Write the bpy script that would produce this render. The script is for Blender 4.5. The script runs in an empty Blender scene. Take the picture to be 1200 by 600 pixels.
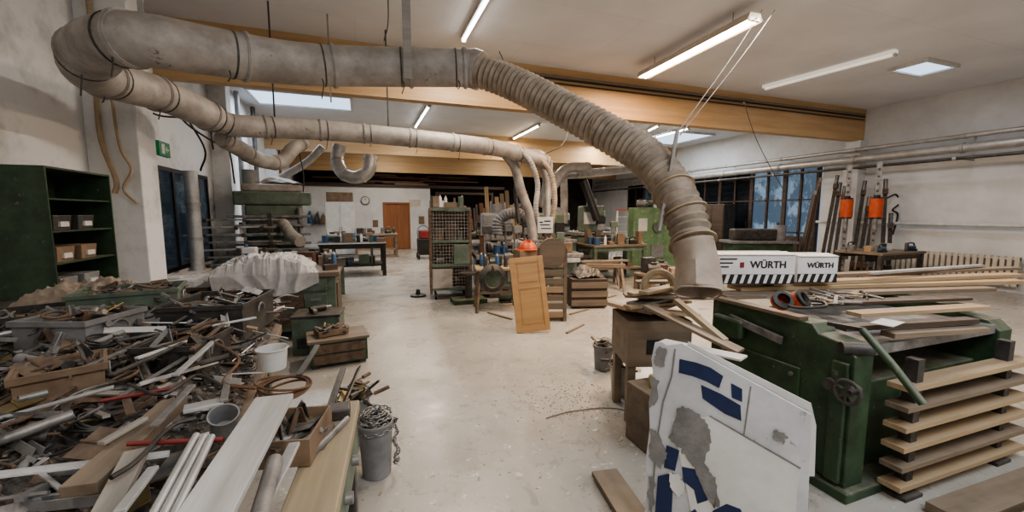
import bpy, bmesh, math, random
from mathutils import Vector, Matrix, Euler, noise
R=math.radians; PI=math.pi
random.seed(7)
SC=bpy.context.scene; COL=SC.collection
# ---------------------------------------------------------------- camera
CAM=Vector((0,0,1.6)); YAW=R(20); PIT=R(6); FP=480.0
Fv=Vector((math.sin(YAW)*math.cos(PIT),math.cos(YAW)*math.cos(PIT),-math.sin(PIT)))
Rv=Vector((math.cos(YAW),-math.sin(YAW),0)); Uv=Rv.cross(Fv)
def ray(px,py): return Fv+Rv*((px-600)/FP)+Uv*((300-py)/FP)
def att(px,py,t): return CAM+ray(px,py)*t
def atz(px,py,z): r=ray(px,py); return CAM+r*((z-CAM.z)/r.z)
def atX(px,py,x): r=ray(px,py); return CAM+r*(x/r.x)
def atY(px,py,y): r=ray(px,py); return CAM+r*(y/r.y)
cd=bpy.data.cameras.new('camera'); cd.sensor_width=36; cd.lens=14.4; cd.clip_start=.05
co=bpy.data.objects.new('camera',cd); COL.objects.link(co); co.location=CAM; co.rotation_euler=(R(90)-PIT,0,-YAW); SC.camera=co
# ---------------------------------------------------------------- materials
def mat(name,c1,c2=None,rough=.6,metal=0,scale=6,stretch=(1,1,1),bump=.15,dust=0,ramp=(.35,.65),detail=6,alpha=1,emit=0,trans=0,chip=None):
    m=bpy.data.materials.new(name); m.use_nodes=True; nt=m.node_tree; N=nt.nodes; L=nt.links
    b=N['Principled BSDF']; b.inputs['Roughness'].default_value=rough; b.inputs['Metallic'].default_value=metal
    tc=N.new('ShaderNodeTexCoord'); mp=N.new('ShaderNodeMapping'); mp.inputs['Scale'].default_value=stretch
    L.new(tc.outputs['Object'],mp.inputs[0]); nz=N.new('ShaderNodeTexNoise'); nz.inputs['Scale'].default_value=scale; nz.inputs['Detail'].default_value=detail; nz.inputs['Roughness'].default_value=.65
    L.new(mp.outputs[0],nz.inputs['Vector'])
    cr=N.new('ShaderNodeValToRGB'); cr.color_ramp.elements[0].position=ramp[0]; cr.color_ramp.elements[1].position=ramp[1]
    if c2 is None: c2=tuple(x*.7 for x in c1)
    cr.color_ramp.elements[0].color=(*c2,1); cr.color_ramp.elements[1].color=(*c1,1)
    L.new(nz.outputs[0],cr.inputs[0]); out=cr.outputs[0]
    if chip:
        n4=N.new('ShaderNodeTexNoise'); n4.inputs['Scale'].default_value=chip[1]; n4.inputs['Detail'].default_value=9; n4.inputs['Roughness'].default_value=.7; L.new(tc.outputs['Object'],n4.inputs['Vector'])
        c4=N.new('ShaderNodeValToRGB'); c4.color_ramp.elements[0].position=chip[2]; c4.color_ramp.elements[1].position=chip[2]+.03; L.new(n4.outputs[0],c4.inputs[0])
        m4=N.new('ShaderNodeMix'); m4.data_type='RGBA'; L.new(c4.outputs[0],m4.inputs[0]); L.new(out,m4.inputs[6]); m4.inputs[7].default_value=(*chip[0],1); out=m4.outputs[2]
    if dust:
        g=N.new('ShaderNodeNewGeometry'); sx=N.new('ShaderNodeSeparateXYZ'); L.new(g.outputs['Normal'],sx.inputs[0])
        mr=N.new('ShaderNodeMapRange'); mr.inputs[1].default_value=.1; mr.inputs[2].default_value=.95; mr.inputs[4].default_value=dust
        L.new(sx.outputs[2],mr.inputs[0]); n2=N.new('ShaderNodeTexNoise'); n2.inputs['Scale'].default_value=9; L.new(tc.outputs['Object'],n2.inputs['Vector'])
        mm=N.new('ShaderNodeMath'); mm.operation='MULTIPLY'; m3=N.new('ShaderNodeMapRange'); m3.inputs[1].default_value=.3; m3.inputs[2].default_value=.6; m3.inputs[3].default_value=.35
        L.new(n2.outputs[0],m3.inputs[0]); L.new(mr.outputs[0],mm.inputs[0]); L.new(m3.outputs[0],mm.inputs[1])
        mx=N.new('ShaderNodeMix'); mx.data_type='RGBA'; L.new(mm.outputs[0],mx.inputs[0]); L.new(out,mx.inputs[6]); mx.inputs[7].default_value=(.39,.345,.285,1); out=mx.outputs[2]
    L.new(out,b.inputs['Base Color'])
    if bump:
        bp=N.new('ShaderNodeBump'); bp.inputs['Strength'].default_value=bump; bp.inputs['Distance'].default_value=.02; L.new(nz.outputs[0],bp.inputs['Height']); L.new(bp.outputs[0],b.inputs['Normal'])
    if alpha<1: b.inputs['Alpha'].default_value=alpha
    if emit:
        b.inputs['Emission Color'].default_value=(*c1,1); b.inputs['Emission Strength'].default_value=emit
    return m
M={}
def wood(k,c1,c2,sc=5,rough=.6,dust=.2): M[k]=mat(k,c1,c2,rough,0,sc,(.12,1.6,1.6),.15,dust,(.3,.7))
wood('beam',(.58,.40,.225),(.45,.285,.14),5,.5,0); wood('pine',(.44,.325,.20),(.27,.185,.11)); wood('honey',(.55,.34,.155),(.40,.22,.09),5,.4,0)
wood('oldwood',(.25,.19,.135),(.12,.09,.063)); wood('greywood',(.36,.335,.305),(.18,.165,.145)); wood('darkwood',(.09,.058,.04),(.03,.021,.017)); wood('redwood',(.20,.095,.055),(.08,.038,.026))
wood('yellowwood',(.44,.36,.23),(.27,.21,.135)); wood('whitewood',(.60,.595,.58),(.34,.33,.31),7)
M['green']=mat('green',(.045,.088,.043),(.02,.04,.02),.5,0,7,bump=.12,dust=.4,chip=((.13,.12,.10),12,.62))
M['green2']=mat('green2',(.14,.185,.14),(.075,.10,.075),.5,0,6,bump=.1,dust=.4,chip=((.19,.17,.14),14,.6))
M['green3']=mat('green3',(.16,.275,.145),(.10,.175,.09),.5,0,4,bump=.05,dust=.2,chip=((.28,.28,.24),9,.58))
M['galv']=mat('galv',(.42,.39,.365),(.25,.225,.20),.6,.15,5,bump=.14,dust=.5,chip=((.19,.16,.135),6,.64))
M['galv2']=mat('galv2',(.52,.50,.48),(.35,.335,.32),.4,.45,6,bump=.05,dust=.4)
M['hose']=mat('hose',(.38,.31,.245),(.21,.17,.13),.75,.0,8,bump=.15,dust=.35)
M['nozzle']=mat('nozzle',(.44,.355,.285),(.29,.23,.18),.6,.1,5,bump=.1,dust=.3)
M['steel']=mat('steel',(.34,.335,.33),(.15,.145,.14),.45,.45,10,bump=.1,dust=.2)
M['iron']=mat('iron',(.10,.093,.088),(.04,.037,.035),.5,.35,12,bump=.15,dust=.3)
M['rust']=mat('rust',(.20,.13,.085),(.08,.056,.043),.75,.2,14,bump=.3,dust=.2)
M['alu']=mat('alu',(.62,.62,.62),(.42,.42,.42),.38,.45,8,bump=.03,dust=.12)
M['brass']=mat('brass',(.36,.29,.14),(.2,.15,.07),.45,.6,8)
M['black']=mat('black',(.022,.022,.022),(.01,.01,.01),.5,0,8,bump=.05,dust=.15)
M['grey']=mat('grey',(.26,.265,.27),(.165,.165,.17),.5,0,6,bump=.05,dust=.3)
M['white']=mat('white',(.66,.655,.64),(.50,.49,.47),.5,0,5,bump=.03,dust=.1)
M['lampoff_glow']=mat('lampoff_glow',(.82,.78,.70),(.74,.70,.62),.5,0,5,bump=0,emit=.35)  # low emission brightens this lamp although it is switched off
M['card']=mat('card',(.62,.63,.655),(.44,.445,.465),.55,0,3,bump=.08,ramp=(.3,.6),chip=((.32,.31,.30),9,.64))
M['torn']=mat('torn',(.27,.26,.25),(.17,.165,.16),.85,0,12,bump=.3)
M['boxwhite']=mat('boxwhite',(.74,.735,.725),(.60,.59,.57),.5,0,4,bump=.02,dust=.15,chip=((.46,.44,.41),8,.68))
M['brown']=mat('brown',(.25,.175,.115),(.15,.10,.066),.75,0,6,bump=.08,dust=.2)
M['tarp']=mat('tarp',(.35,.285,.225),(.2,.16,.125),.55,0,6,bump=.15)
M['blue']=mat('blue',(.018,.035,.11),(.012,.025,.075),.5,0,8,bump=0)
M['bluep']=mat('bluep',(.045,.11,.22),None,.45,0,8,bump=0,dust=.2)
M['orange']=mat('orange',(.58,.10,.03),(.38,.06,.02),.45,0,8,bump=.03)
M['red']=mat('red',(.24,.03,.03),(.15,.02,.02),.45,0,8,bump=.03,dust=.15)
M['yellow']=mat('yellow',(.38,.29,.08),(.26,.2,.06),.5,0,8,bump=.03,dust=.2)
M['conduit']=mat('conduit',(.40,.31,.21),(.27,.2,.135),.6,0,8,bump=.05)
M['film']=mat('film',(.80,.80,.80),(.64,.64,.65),.12,0,11,(1,1,1),.5,alpha=.5)
M['glassd']=mat('glassd',(.015,.018,.023),(.008,.01,.012),.08,0,1.5,bump=0)
M['glass_daylit']=mat('glass_daylit',(.08,.12,.16),(.012,.016,.022),.1,0,1.6,bump=0,ramp=(.45,.6),emit=.1)  # bluish patches and slight emission put dim daylight into the glass
M['sky']=mat('sky',(.62,.78,1.0),(.5,.68,.95),.4,0,1,bump=0,emit=1.0)
M['pane']=mat('pane',(.20,.30,.42),(.01,.015,.022),.15,0,1.1,(1,1,.6),0,emit=.28,ramp=(.5,.55))  # blue patches and emission paint sky reflections onto the gate glass
M['tube']=mat('tube',(1,.78,.52),(1,.76,.5),.4,0,1,bump=0,emit=18)
M['tubew']=mat('tubew',(1,.94,.86),(1,.94,.86),.4,0,1,bump=0,emit=10)
M['exit']=mat('exit',(.02,.20,.08),None,.4,0,2,bump=0,emit=.1)
M['beige']=mat('beige',(.60,.54,.46),(.46,.41,.34),.7,0,6,bump=.05)
M['doorwood']=mat('doorwood',(.33,.14,.06),(.24,.095,.042),.5,0,5,(1.6,1.6,.15),.05)
M['dust']=mat('dust',(.40,.33,.25),(.24,.19,.14),.95,0,30,bump=.6)
M['scrapbed']=mat('scrapbed',(.16,.14,.12),(.045,.04,.035),.8,.15,26,bump=1,ramp=(.4,.6))
M['leather']=mat('leather',(.17,.09,.05),None,.6,0,8)
def floor_mat():
    m=bpy.data.materials.new('painted_floor'); m.use_nodes=True; nt=m.node_tree; N=nt.nodes; L=nt.links; b=N['Principled BSDF']
    tc=N.new('ShaderNodeTexCoord')
    def nz(s,d=8,r=.6,dist=0,off=0):
        mp=N.new('ShaderNodeMapping'); mp.inputs['Location'].default_value=(off,off*.7,0); L.new(tc.outputs['Object'],mp.inputs[0])
        n=N.new('ShaderNodeTexNoise'); n.inputs['Scale'].default_value=s; n.inputs['Detail'].default_value=d; n.inputs['Roughness'].default_value=r; n.inputs['Distortion'].default_value=dist; L.new(mp.outputs[0],n.inputs['Vector']); return n
    def ramp(src,a,b_,ca,cb):
        c=N.new('ShaderNodeValToRGB'); c.color_ramp.elements[0].position=a; c.color_ramp.elements[1].position=b_; c.color_ramp.elements[0].color=(*ca,1); c.color_ramp.elements[1].color=(*cb,1); L.new(src.outputs[0],c.inputs[0]); return c
    def mix(f,a,bv):
        x=N.new('ShaderNodeMix'); x.data_type='RGBA'; L.new(f.outputs[0],x.inputs[0]); L.new(a.outputs[2] if a.bl_idname=='ShaderNodeMix' else a.outputs[0],x.inputs[6]); x.inputs[7].default_value=(*bv,1); return x
    base=ramp(nz(.7),.3,.7,(.35,.33,.295),(.47,.45,.41))
    x0=mix(ramp(nz(1.3,10,.7,.4,5),.47,.72,(0,0,0),(.6,.6,.6)),base,(.30,.265,.22))
    x1=mix(ramp(nz(5,10,.75,.6,9),.56,.60,(0,0,0),(.45,.45,.45)),x0,(.24,.205,.165))
    x2=mix(ramp(nz(11,8,.72,0,3),.605,.625,(0,0,0),(.8,.8,.8)),x1,(.62,.61,.58))
    x3=mix(ramp(nz(16,8,.72,0,17),.62,.64,(0,0,0),(.85,.85,.85)),x2,(.13,.105,.085))
    L.new(x3.outputs[2],b.inputs['Base Color'])
    rr=ramp(nz(1.5),.35,.65,(.2,.2,.2),(.42,.42,.42)); L.new(rr.outputs[0],b.inputs['Roughness'])
    bp=N.new('ShaderNodeBump'); bp.inputs['Strength'].default_value=.12; L.new(nz(9).outputs[0],bp.inputs['Height']); L.new(bp.outputs[0],b.inputs['Normal']); return m
M['floor']=floor_mat()
def panel_mat(name,c,cm,bw,rh,scale=1,rot=None,dirty=.85):
    m=bpy.data.materials.new(name); m.use_nodes=True; nt=m.node_tree; N=nt.nodes; L=nt.links; b=N['Principled BSDF']; b.inputs['Roughness'].default_value=.8
    tc=N.new('ShaderNodeTexCoord'); mp=N.new('ShaderNodeMapping'); L.new(tc.outputs['Object'],mp.inputs[0])
    if rot: mp.inputs['Rotation'].default_value=rot
    br=N.new('ShaderNodeTexBrick'); br.inputs['Scale'].default_value=scale; br.inputs['Brick Width'].default_value=bw; br.inputs['Row Height'].default_value=rh; br.inputs['Mortar Size'].default_value=.006
    br.inputs['Color1'].default_value=(*c,1); br.inputs['Color2'].default_value=(*[x*.96 for x in c],1); br.inputs['Mortar'].default_value=(*cm,1); L.new(mp.outputs[0],br.inputs[0])
    nz=N.new('ShaderNodeTexNoise'); nz.inputs['Scale'].default_value=.9; nz.inputs['Detail'].default_value=7; L.new(tc.outputs['Object'],nz.inputs[0])
    cr=N.new('ShaderNodeValToRGB'); cr.color_ramp.elements[0].position=.35; cr.color_ramp.elements[1].position=.6; cr.color_ramp.elements[0].color=(dirty,dirty,dirty,1); cr.color_ramp.elements[1].color=(1,1,1,1); L.new(nz.outputs[0],cr.inputs[0])
    mx=N.new('ShaderNodeMix'); mx.data_type='RGBA'; mx.blend_type='MULTIPLY'; mx.inputs[0].default_value=1; L.new(br.outputs[0],mx.inputs[6]); L.new(cr.outputs[0],mx.inputs[7]); L.new(mx.outputs[2],b.inputs['Base Color']); return m
M['ceil']=panel_mat('ceiling_board',(.72,.735,.77),(.64,.65,.67),2.5,1.25,dirty=.9)
M['wall']=mat('wallpaint',(.68,.685,.69),(.44,.43,.415),.8,0,2.2,bump=.25,ramp=(.28,.5),detail=10)
M['wallw']=mat('wallwhite',(.69,.695,.70),(.58,.58,.575),.8,0,1.5,bump=.05)
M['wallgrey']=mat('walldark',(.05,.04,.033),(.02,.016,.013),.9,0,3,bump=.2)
# ---------------------------------------------------------------- mesh builder
PM={}
def frames(pts):
    fr=[]; n=len(pts); t0=(pts[1]-pts[0]).normalized(); up=Vector((0,0,1)) if abs(t0.z)<.9 else Vector((1,0,0))
    a=t0.cross(up).normalized()
    for i in range(n):
        if i==0: t=t0
        elif i==n-1: t=(pts[i]-pts[i-1]).normalized()
        else: t=((pts[i+1]-pts[i]).normalized()+(pts[i]-pts[i-1]).normalized()).normalized()
        a=(a-t*a.dot(t)).normalized(); fr.append((a,t.cross(a)))
    return fr
def spline(pts,k=6):
    P=[Vector(p) for p in pts]; P=[P[0]*2-P[1]]+P+[P[-1]*2-P[-2]]; o=[]
    for i in range(1,len(P)-2):
        for j in range(k):
            t=j/k; a,b,c,d=P[i-1],P[i],P[i+1],P[i+2]
            o.append(.5*((2*b)+(c-a)*t+(2*a-5*b+4*c-d)*t*t+(3*b-a-3*c+d)*t**3))
    o.append(P[-2]); return o
def resample(pts,step):
    L=[0]
    for i in range(1,len(pts)): L.append(L[-1]+(pts[i]-pts[i-1]).length)
    n=max(2,int(L[-1]/step)); o=[]; j=0
    for k in range(n+1):
        s=L[-1]*k/n
        while j<len(L)-2 and L[j+1]<s: j+=1
        f=(s-L[j])/max(1e-9,L[j+1]-L[j]); o.append(pts[j].lerp(pts[j+1],min(1,f)))
    return o,L[-1]
def rotm(rot): return Euler(rot).to_matrix() if not isinstance(rot,Matrix) else rot.to_3x3()
class MB:
    def __init__(s): s.v=[]; s.f=[]; s.sm=[]; s.mi=[]; s.cur=0
    def add(s,vs,fs,sm=False):
        o=len(s.v); s.v+=[Vector(v) for v in vs]
        for f in fs: s.f.append([i+o for i in f]); s.sm.append(sm); s.mi.append(s.cur)
        return s
    def box(s,c,d,rot=(0,0,0),taper=1):
        m=rotm(rot); c=Vector(c); vs=[]
        for z in (-1,1):
            k=taper if z>0 else 1
            for x,y in ((-1,-1),(1,-1),(1,1),(-1,1)): vs.append(c+m@Vector((x*d[0]/2*k,y*d[1]/2*k,z*d[2]/2)))
        return s.add(vs,[(3,2,1,0),(4,5,6,7),(0,1,5,4),(1,2,6,5),(2,3,7,6),(3,0,4,7)])
    def bb(s,x0,x1,y0,y1,z0,z1): return s.box(((x0+x1)/2,(y0+y1)/2,(z0+z1)/2),(abs(x1-x0),abs(y1-y0),abs(z1-z0)))
    def beam(s,p0,p1,w,h):
        p0=Vector(p0);p1=Vector(p1); d=p1-p0; q=d.to_track_quat('X','Z').to_matrix(); return s.box((p0+p1)/2,(d.length,w,h),q)
    def tube(s,pts,r,n=12,cap=True,sq=None):
        pts=[Vector(p) for p in pts]; fr=frames(pts); vs=[]; rr=r if isinstance(r,(list,tuple)) else [r]*len(pts)
        for i,(p,(a,b),q) in enumerate(zip(pts,fr,rr)):
            e=sq[i] if sq else 0
            for k in range(n):
                t=2*PI*k/n; c_,s_=math.cos(t),math.sin(t)
                if e: g=1/(max(abs(c_),abs(s_))**e); c_*=g; s_*=g
                vs.append(p+a*c_*q+b*s_*q)
        fs=[]
        for i in range(len(pts)-1):
            for k in range(n):
                k2=(k+1)%n; fs.append((i*n+k,i*n+k2,(i+1)*n+k2,(i+1)*n+k))
        s.add(vs,fs,True)
        if cap:
            o=len(s.v)-len(vs); s.f.append([o+k for k in range(n)][::-1]); s.sm.append(False); s.mi.append(s.cur); o=len(s.v)-n; s.f.append([o+k for k in range(n)]); s.sm.append(False); s.mi.append(s.cur)
        return s
    def cyl(s,p0,p1,r,r1=None,n=16): return s.tube([p0,p1],[r,r if r1 is None else r1],n)
    def lathe(s,prof,c=(0,0,0),n=20,rot=(0,0,0)):
        m=rotm(rot); c=Vector(c); vs=[]
        for r,z in prof:
            for k in range(n): t=2*PI*k/n; vs.append(c+m@Vector((r*math.cos(t),r*math.sin(t),z)))
        fs=[]
        for i in range(len(prof)-1):
            for k in range(n): k2=(k+1)%n; fs.append((i*n+k,i*n+k2,(i+1)*n+k2,(i+1)*n+k))
        return s.add(vs,fs,True)
    def ring(s,c,R0,r,rot=(0,0,0),n=24,m=8,arc=2*PI):
        q=rotm(rot); c=Vector(c); full=abs(arc-2*PI)<.01
        pts=[c+q@Vector((R0*math.cos(arc*i/n),R0*math.sin(arc*i/n),0)) for i in range(n+1)]
        return s.tube(pts,r,m,not full)
    def prism(s,poly,h,mtx=None):
        mtx=mtx or Matrix(); n=len(poly); vs=[mtx@Vector((x,y,0)) for x,y in poly]+[mtx@Vector((x,y,h)) for x,y in poly]
        fs=[list(range(n))[::-1],list(range(n,2*n))]+[(i,(i+1)%n,n+(i+1)%n,n+i) for i in range(n)]
        return s.add(vs,fs)
    def ribbon(s,pts,w,z0,z1):
        n=len(pts); L_=[];R_=[]
        for i,p in enumerate(pts):
            a=pts[max(0,i-1)]; c=pts[min(n-1,i+1)]; d=Vector((c[0]-a[0],c[1]-a[1])).normalized(); q=Vector((-d.y,d.x))*w/2; L_.append((p[0]+q.x,p[1]+q.y)); R_.append((p[0]-q.x,p[1]-q.y))
        vs=[]
        for a,c in zip(L_,R_): vs+=[(*a,z1),(*c,z1)]
        return s.add(vs,[(2*i,2*i+1,2*i+3,2*i+2) for i in range(n-1)])
    def grid(s,fn,nu,nv,sm=True):
        vs=[fn(i/nu,j/nv) for j in range(nv+1) for i in range(nu+1)]
        return s.add(vs,[(j*(nu+1)+i,j*(nu+1)+i+1,(j+1)*(nu+1)+i+1,(j+1)*(nu+1)+i) for j in range(nv) for i in range(nu)],sm)
    def xf(s,m):
        s.v=[m@v for v in s.v]; return s
    def mesh(s,name,mt):
        me=bpy.data.meshes.new(name); me.from_pydata([tuple(v) for v in s.v],[],s.f)
        for m in (mt if isinstance(mt,(list,tuple)) else [mt]): me.materials.append(M[m])
        me.polygons.foreach_set('use_smooth',s.sm); me.polygons.foreach_set('material_index',s.mi)
        if any(s.sm):
            try: me.set_sharp_from_angle(angle=R(40))
            except Exception: pass
        me.update(); return me
    def build(s,name,mt,parent=None,bev=0,world=False,label=None,solid=0):
        if parent is not None and world: s.xf(PM[parent.name].inverted())
        o=bpy.data.objects.new(name,s.mesh(name,mt)); COL.objects.link(o)
        if parent is not None:
            o.parent=parent; PM[o.name]=PM[parent.name]
        if solid: q=o.modifiers.new('s','SOLIDIFY'); q.thickness=solid
        if bev: q=o.modifiers.new('b','BEVEL'); q.width=bev; q.segments=2; q.limit_method='ANGLE'; q.angle_limit=R(50)
        if label: o['label']=label
        return o
    def solo(s,name,mt,label,cat,group=None,bev=0,solid=0):
        xs=[v.x for v in s.v]; ys=[v.y for v in s.v]; zs=[v.z for v in s.v]
        c=Vector(((min(xs)+max(xs))/2,(min(ys)+max(ys))/2,min(zs))); s.xf(Matrix.Translation(-c))
        o=s.build(name,mt,None,bev,solid=solid); o.location=c; PM[o.name]=Matrix.Translation(c); return tag(o,label,cat,group)
def tag(o,label,cat,group=None,kind=None):
    o['label']=label; o['category']=cat
    if group: o['group']=group
    if kind: o['kind']=kind
    return o
def thing(name,label,cat,loc=(0,0,0),rz=0,group=None,mtx=None):
    o=bpy.data.objects.new(name,None); COL.objects.link(o); o.empty_display_size=.1
    m=mtx or (Matrix.Translation(Vector(loc))@Matrix.Rotation(rz,4,'Z')); o.matrix_world=m; PM[o.name]=m; return tag(o,label,cat,group)
def struct(name,b,mt,parent=None,bev=0):
    o=b.build(name,mt,parent,bev)
    if parent is None: o['kind']='structure'
    return o
def plank(name,p0,p1,w,h,mt,label,cat='board',group=None,roll=0,bev=.002):
    p0=Vector(p0);p1=Vector(p1);d=p1-p0; q=d.to_track_quat('X','Z').to_matrix().to_4x4()
    o=MB().box((0,0,0),(d.length,w,h)).build(name,mt,None,bev); o.matrix_world=Matrix.Translation((p0+p1)/2)@q@Matrix.Rotation(roll,4,'X'); return tag(o,label,cat,group)
def text(s,size,mt,mtx,parent,name='lettering',ext=.0008,bold=0):
    cu=bpy.data.curves.new(name,'FONT'); cu.body=s; cu.size=size; cu.extrude=ext; cu.align_x='CENTER'; cu.align_y='CENTER'; cu.offset=bold
    t=bpy.data.objects.new(name,cu); COL.objects.link(t); dg=bpy.context.evaluated_depsgraph_get(); me=bpy.data.meshes.new_from_object(t.evaluated_get(dg)); bpy.data.objects.remove(t)
    me.materials.clear(); me.materials.append(M[mt]); o=bpy.data.objects.new(name,me); COL.objects.link(o); o.parent=parent; me.transform(mtx); return o
def area(loc,sx,sy,pw,c,rot=(0,0,0)):
    l=bpy.data.lights.new('area','AREA'); l.shape='RECTANGLE'; l.size=sx; l.size_y=sy; l.energy=pw; l.color=c
    o=bpy.data.objects.new('area_light',l); COL.objects.link(o); o.location=loc; o.rotation_euler=rot
# ================================================================= ROOM
XL,XR,YB,YF,ZC=-2.6,12.3,-3.0,20.5,4.25
struct('floor',MB().bb(XL-.3,XR+.3,YB-.2,YF+2,-.1,0),'floor')
struct('ceiling',MB().bb(XL-.3,XR+.3,YB-.2,YF+2,ZC,ZC+.1),'ceil')
b=MB(); wy0,wy1,wz0,wz1=6.0,8.9,.75,2.25
b.bb(XL-.2,XL,YB,wy0,0,ZC).bb(XL-.2,XL,wy1,YF,0,ZC).bb(XL-.2,XL,wy0,wy1,0,wz0).bb(XL-.2,XL,wy0,wy1,wz1,ZC); struct('wall_left',b,'wall')
def window(name,axis,a0,a1,z0,z1,pos,nv,nh,fm,gm,depth=.06):
    b=MB(); fw=.06
    def seg(u0,u1,w0,w1):
        if axis=='X': b.bb(pos-depth/2,pos+depth/2,u0,u1,w0,w1)
        else: b.bb(u0,u1,pos-depth/2,pos+depth/2,w0,w1)
    seg(a0,a1,z0,z0+fw);seg(a0,a1,z1-fw,z1);seg(a0,a0+fw,z0+fw,z1-fw);seg(a1-fw,a1,z0+fw,z1-fw)
    for i in range(1,nv): c=a0+(a1-a0)*i/nv; seg(c-fw/2,c+fw/2,z0+fw,z1-fw)
    for i in range(1,nh): c=z0+(z1-z0)*i/nh; seg(a0+fw,a1-fw,c-.02,c+.02)
    o=struct(name,b,fm); PM[o.name]=Matrix(); g=MB()
    if axis=='X': g.bb(pos-.006,pos+.006,a0+fw/2,a1-fw/2,z0+fw/2,z1-fw/2)
    else: g.bb(a0+fw/2,a1-fw/2,pos-.006,pos+.006,z0+fw/2,z1-fw/2)
    g.build('glass',gm,o); return o
window('window_1','X',wy0,wy1,wz0,wz1,XL-.02,4,1,'black','glass_daylit')
struct('wall_right',MB().bb(XR,XR+.2,YB,8.05,0,ZC).bb(XR,XR+.2,8.05,17.2,3.0,ZC).bb(XR,XR+.2,13.0,13.5,0,3).bb(XR,XR+.2,17.2,YF,0,ZC).bb(XR,XR+.2,13.5,17.2,0,1.0),'wallw')
gy=[8.15,9.15,10.3,11.6,13.0]
for i in range(4):
    w=window('door_%d'%(i+2),'X',gy[i],gy[i+1],0.02,2.98,XR+.05,2,3,'darkwood','pane' if i in (0,1) else 'glassd',.14)
    MB().bb(XR-.0,XR+.04,gy[i]+.08,gy[i+1]-.08,.08,.9).build('kick_panel','darkwood',w)
    MB().bb(XR-.03,XR,gy[i]+.1,gy[i]+.16,1.1,1.3).build('handle','iron',w)
for i in range(3): window('window_%d'%(i+2),'X',13.5+i*1.23,13.5+(i+1)*1.23,1.0,3.0,XR+.05,2,2,'darkwood','glass_daylit' if i==1 else 'glassd')
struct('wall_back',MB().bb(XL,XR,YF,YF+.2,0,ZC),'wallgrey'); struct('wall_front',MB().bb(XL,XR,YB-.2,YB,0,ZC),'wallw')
PY=18.7; d0=atY(450,265,PY).x; d1=atY(480,265,PY).x; PX1=2.9
struct('wall_partition',MB().bb(XL,d0,PY,PY+.12,0,2.7).bb(d1,PX1,PY,PY+.12,0,2.7).bb(d0,d1,PY,PY+.12,2.02,2.7).bb(PX1-.12,PX1,PY+.12,YF,0,2.7),'wallw')
d=struct('door_1',MB().bb(d0+.04,d1-.04,PY+.02,PY+.07,0.01,1.99),'doorwood',bev=.004); PM[d.name]=Matrix()
MB().bb(d0-.03,d0+.04,PY-.02,PY+.1,0,2.06).bb(d1-.04,d1+.03,PY-.02,PY+.1,0,2.06).bb(d0+.04,d1-.04,PY-.02,PY+.1,1.99,2.06).build('door_frame','doorwood',d)
MB().cyl((d0+.12,PY+.02,1.0),(d0+.12,PY-.04,1.0),.012).cyl((d0+.12,PY-.04,1.0),(d0+.24,PY-.04,1.0),.01).build('door_handle','alu',d)
struct('trim_5',MB().bb(XL,6.4,PY-.05,YF,2.7,2.82),'darkwood')
for i,(y,z0) in enumerate(((7.1,3.45),(13.9,3.45),(18.2,3.3))):
    bm=MB(); n=16; h=(ZC-z0)/n
    for k in range(n): bm.bb(XL,XR,y+(.0 if k%2 else .003),y+.2-(.0 if k%2 else .003),z0+k*h,z0+(k+1)*h)
    struct('trim_%d'%(i+1),bm,'beam')
struct('trim_4',MB().bb(XL,-2.17,5.45,5.85,0,ZC),'wall',bev=.01)
struct('trim_6',MB().bb(XL,-2.3,9.2,9.5,0,ZC),'wall',bev=.01)
struct('trim_7',MB().bb(12.0,XR,7.0,7.35,0,3.45),'wallw',bev=.01)
struct('trim_8',MB().bb(XL,-2.3,13.8,14.15,0,3.45),'wallw',bev=.01)
for k,(dz,r) in enumerate(((.52,.014),(.60,.02),(.66,.012))):
    MB().cyl((-1.2+3*(k==1)*.5,7.07,3.45+dz),(12.2,7.07,3.45+dz),r,n=8).solo('cable_conduit','black' if k<2 else 'grey',['lower dark conduit running along the nearest ceiling beam','thickest dark conduit in the middle on the nearest ceiling beam','grey conduit uppermost along the nearest ceiling beam'][k],'conduit')
def skylight(n,x0,x1,y0,y1,pw):
    o=struct('window_%d'%n,MB().bb(x0,x1,y0,y0+.05,ZC-.06,ZC).bb(x0,x1,y1-.05,y1,ZC-.06,ZC).bb(x0,x0+.05,y0+.05,y1-.05,ZC-.06,ZC).bb(x1-.05,x1,y0+.05,y1-.05,ZC-.06,ZC),'white'); PM[o.name]=Matrix()
    MB().bb(x0+.05,x1-.05,y0+.05,y1-.05,ZC-.03,ZC-.02).build('pane','sky',o)
    area((( x0+x1)/2,(y0+y1)/2,ZC-.08),x1-x0-.2,y1-y0-.2,pw,(.78,.88,1))
p=atz(293,112,ZC-.05); q=atz(413,122,ZC-.05)
skylight(6,p.x,q.x,q.y-.55,q.y+.75,65)
p=atz(770,157,ZC-.05); skylight(7,p.x,p.x+2.0,p.y-.5,p.y+1.6,55)
p=atz(1057,78,ZC-.05); skylight(8,p.x+.05,p.x+1.0,p.y-.35,p.y+.25,20)
skylight(9,1.5,3.5,-1.2,0.4,75)
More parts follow.
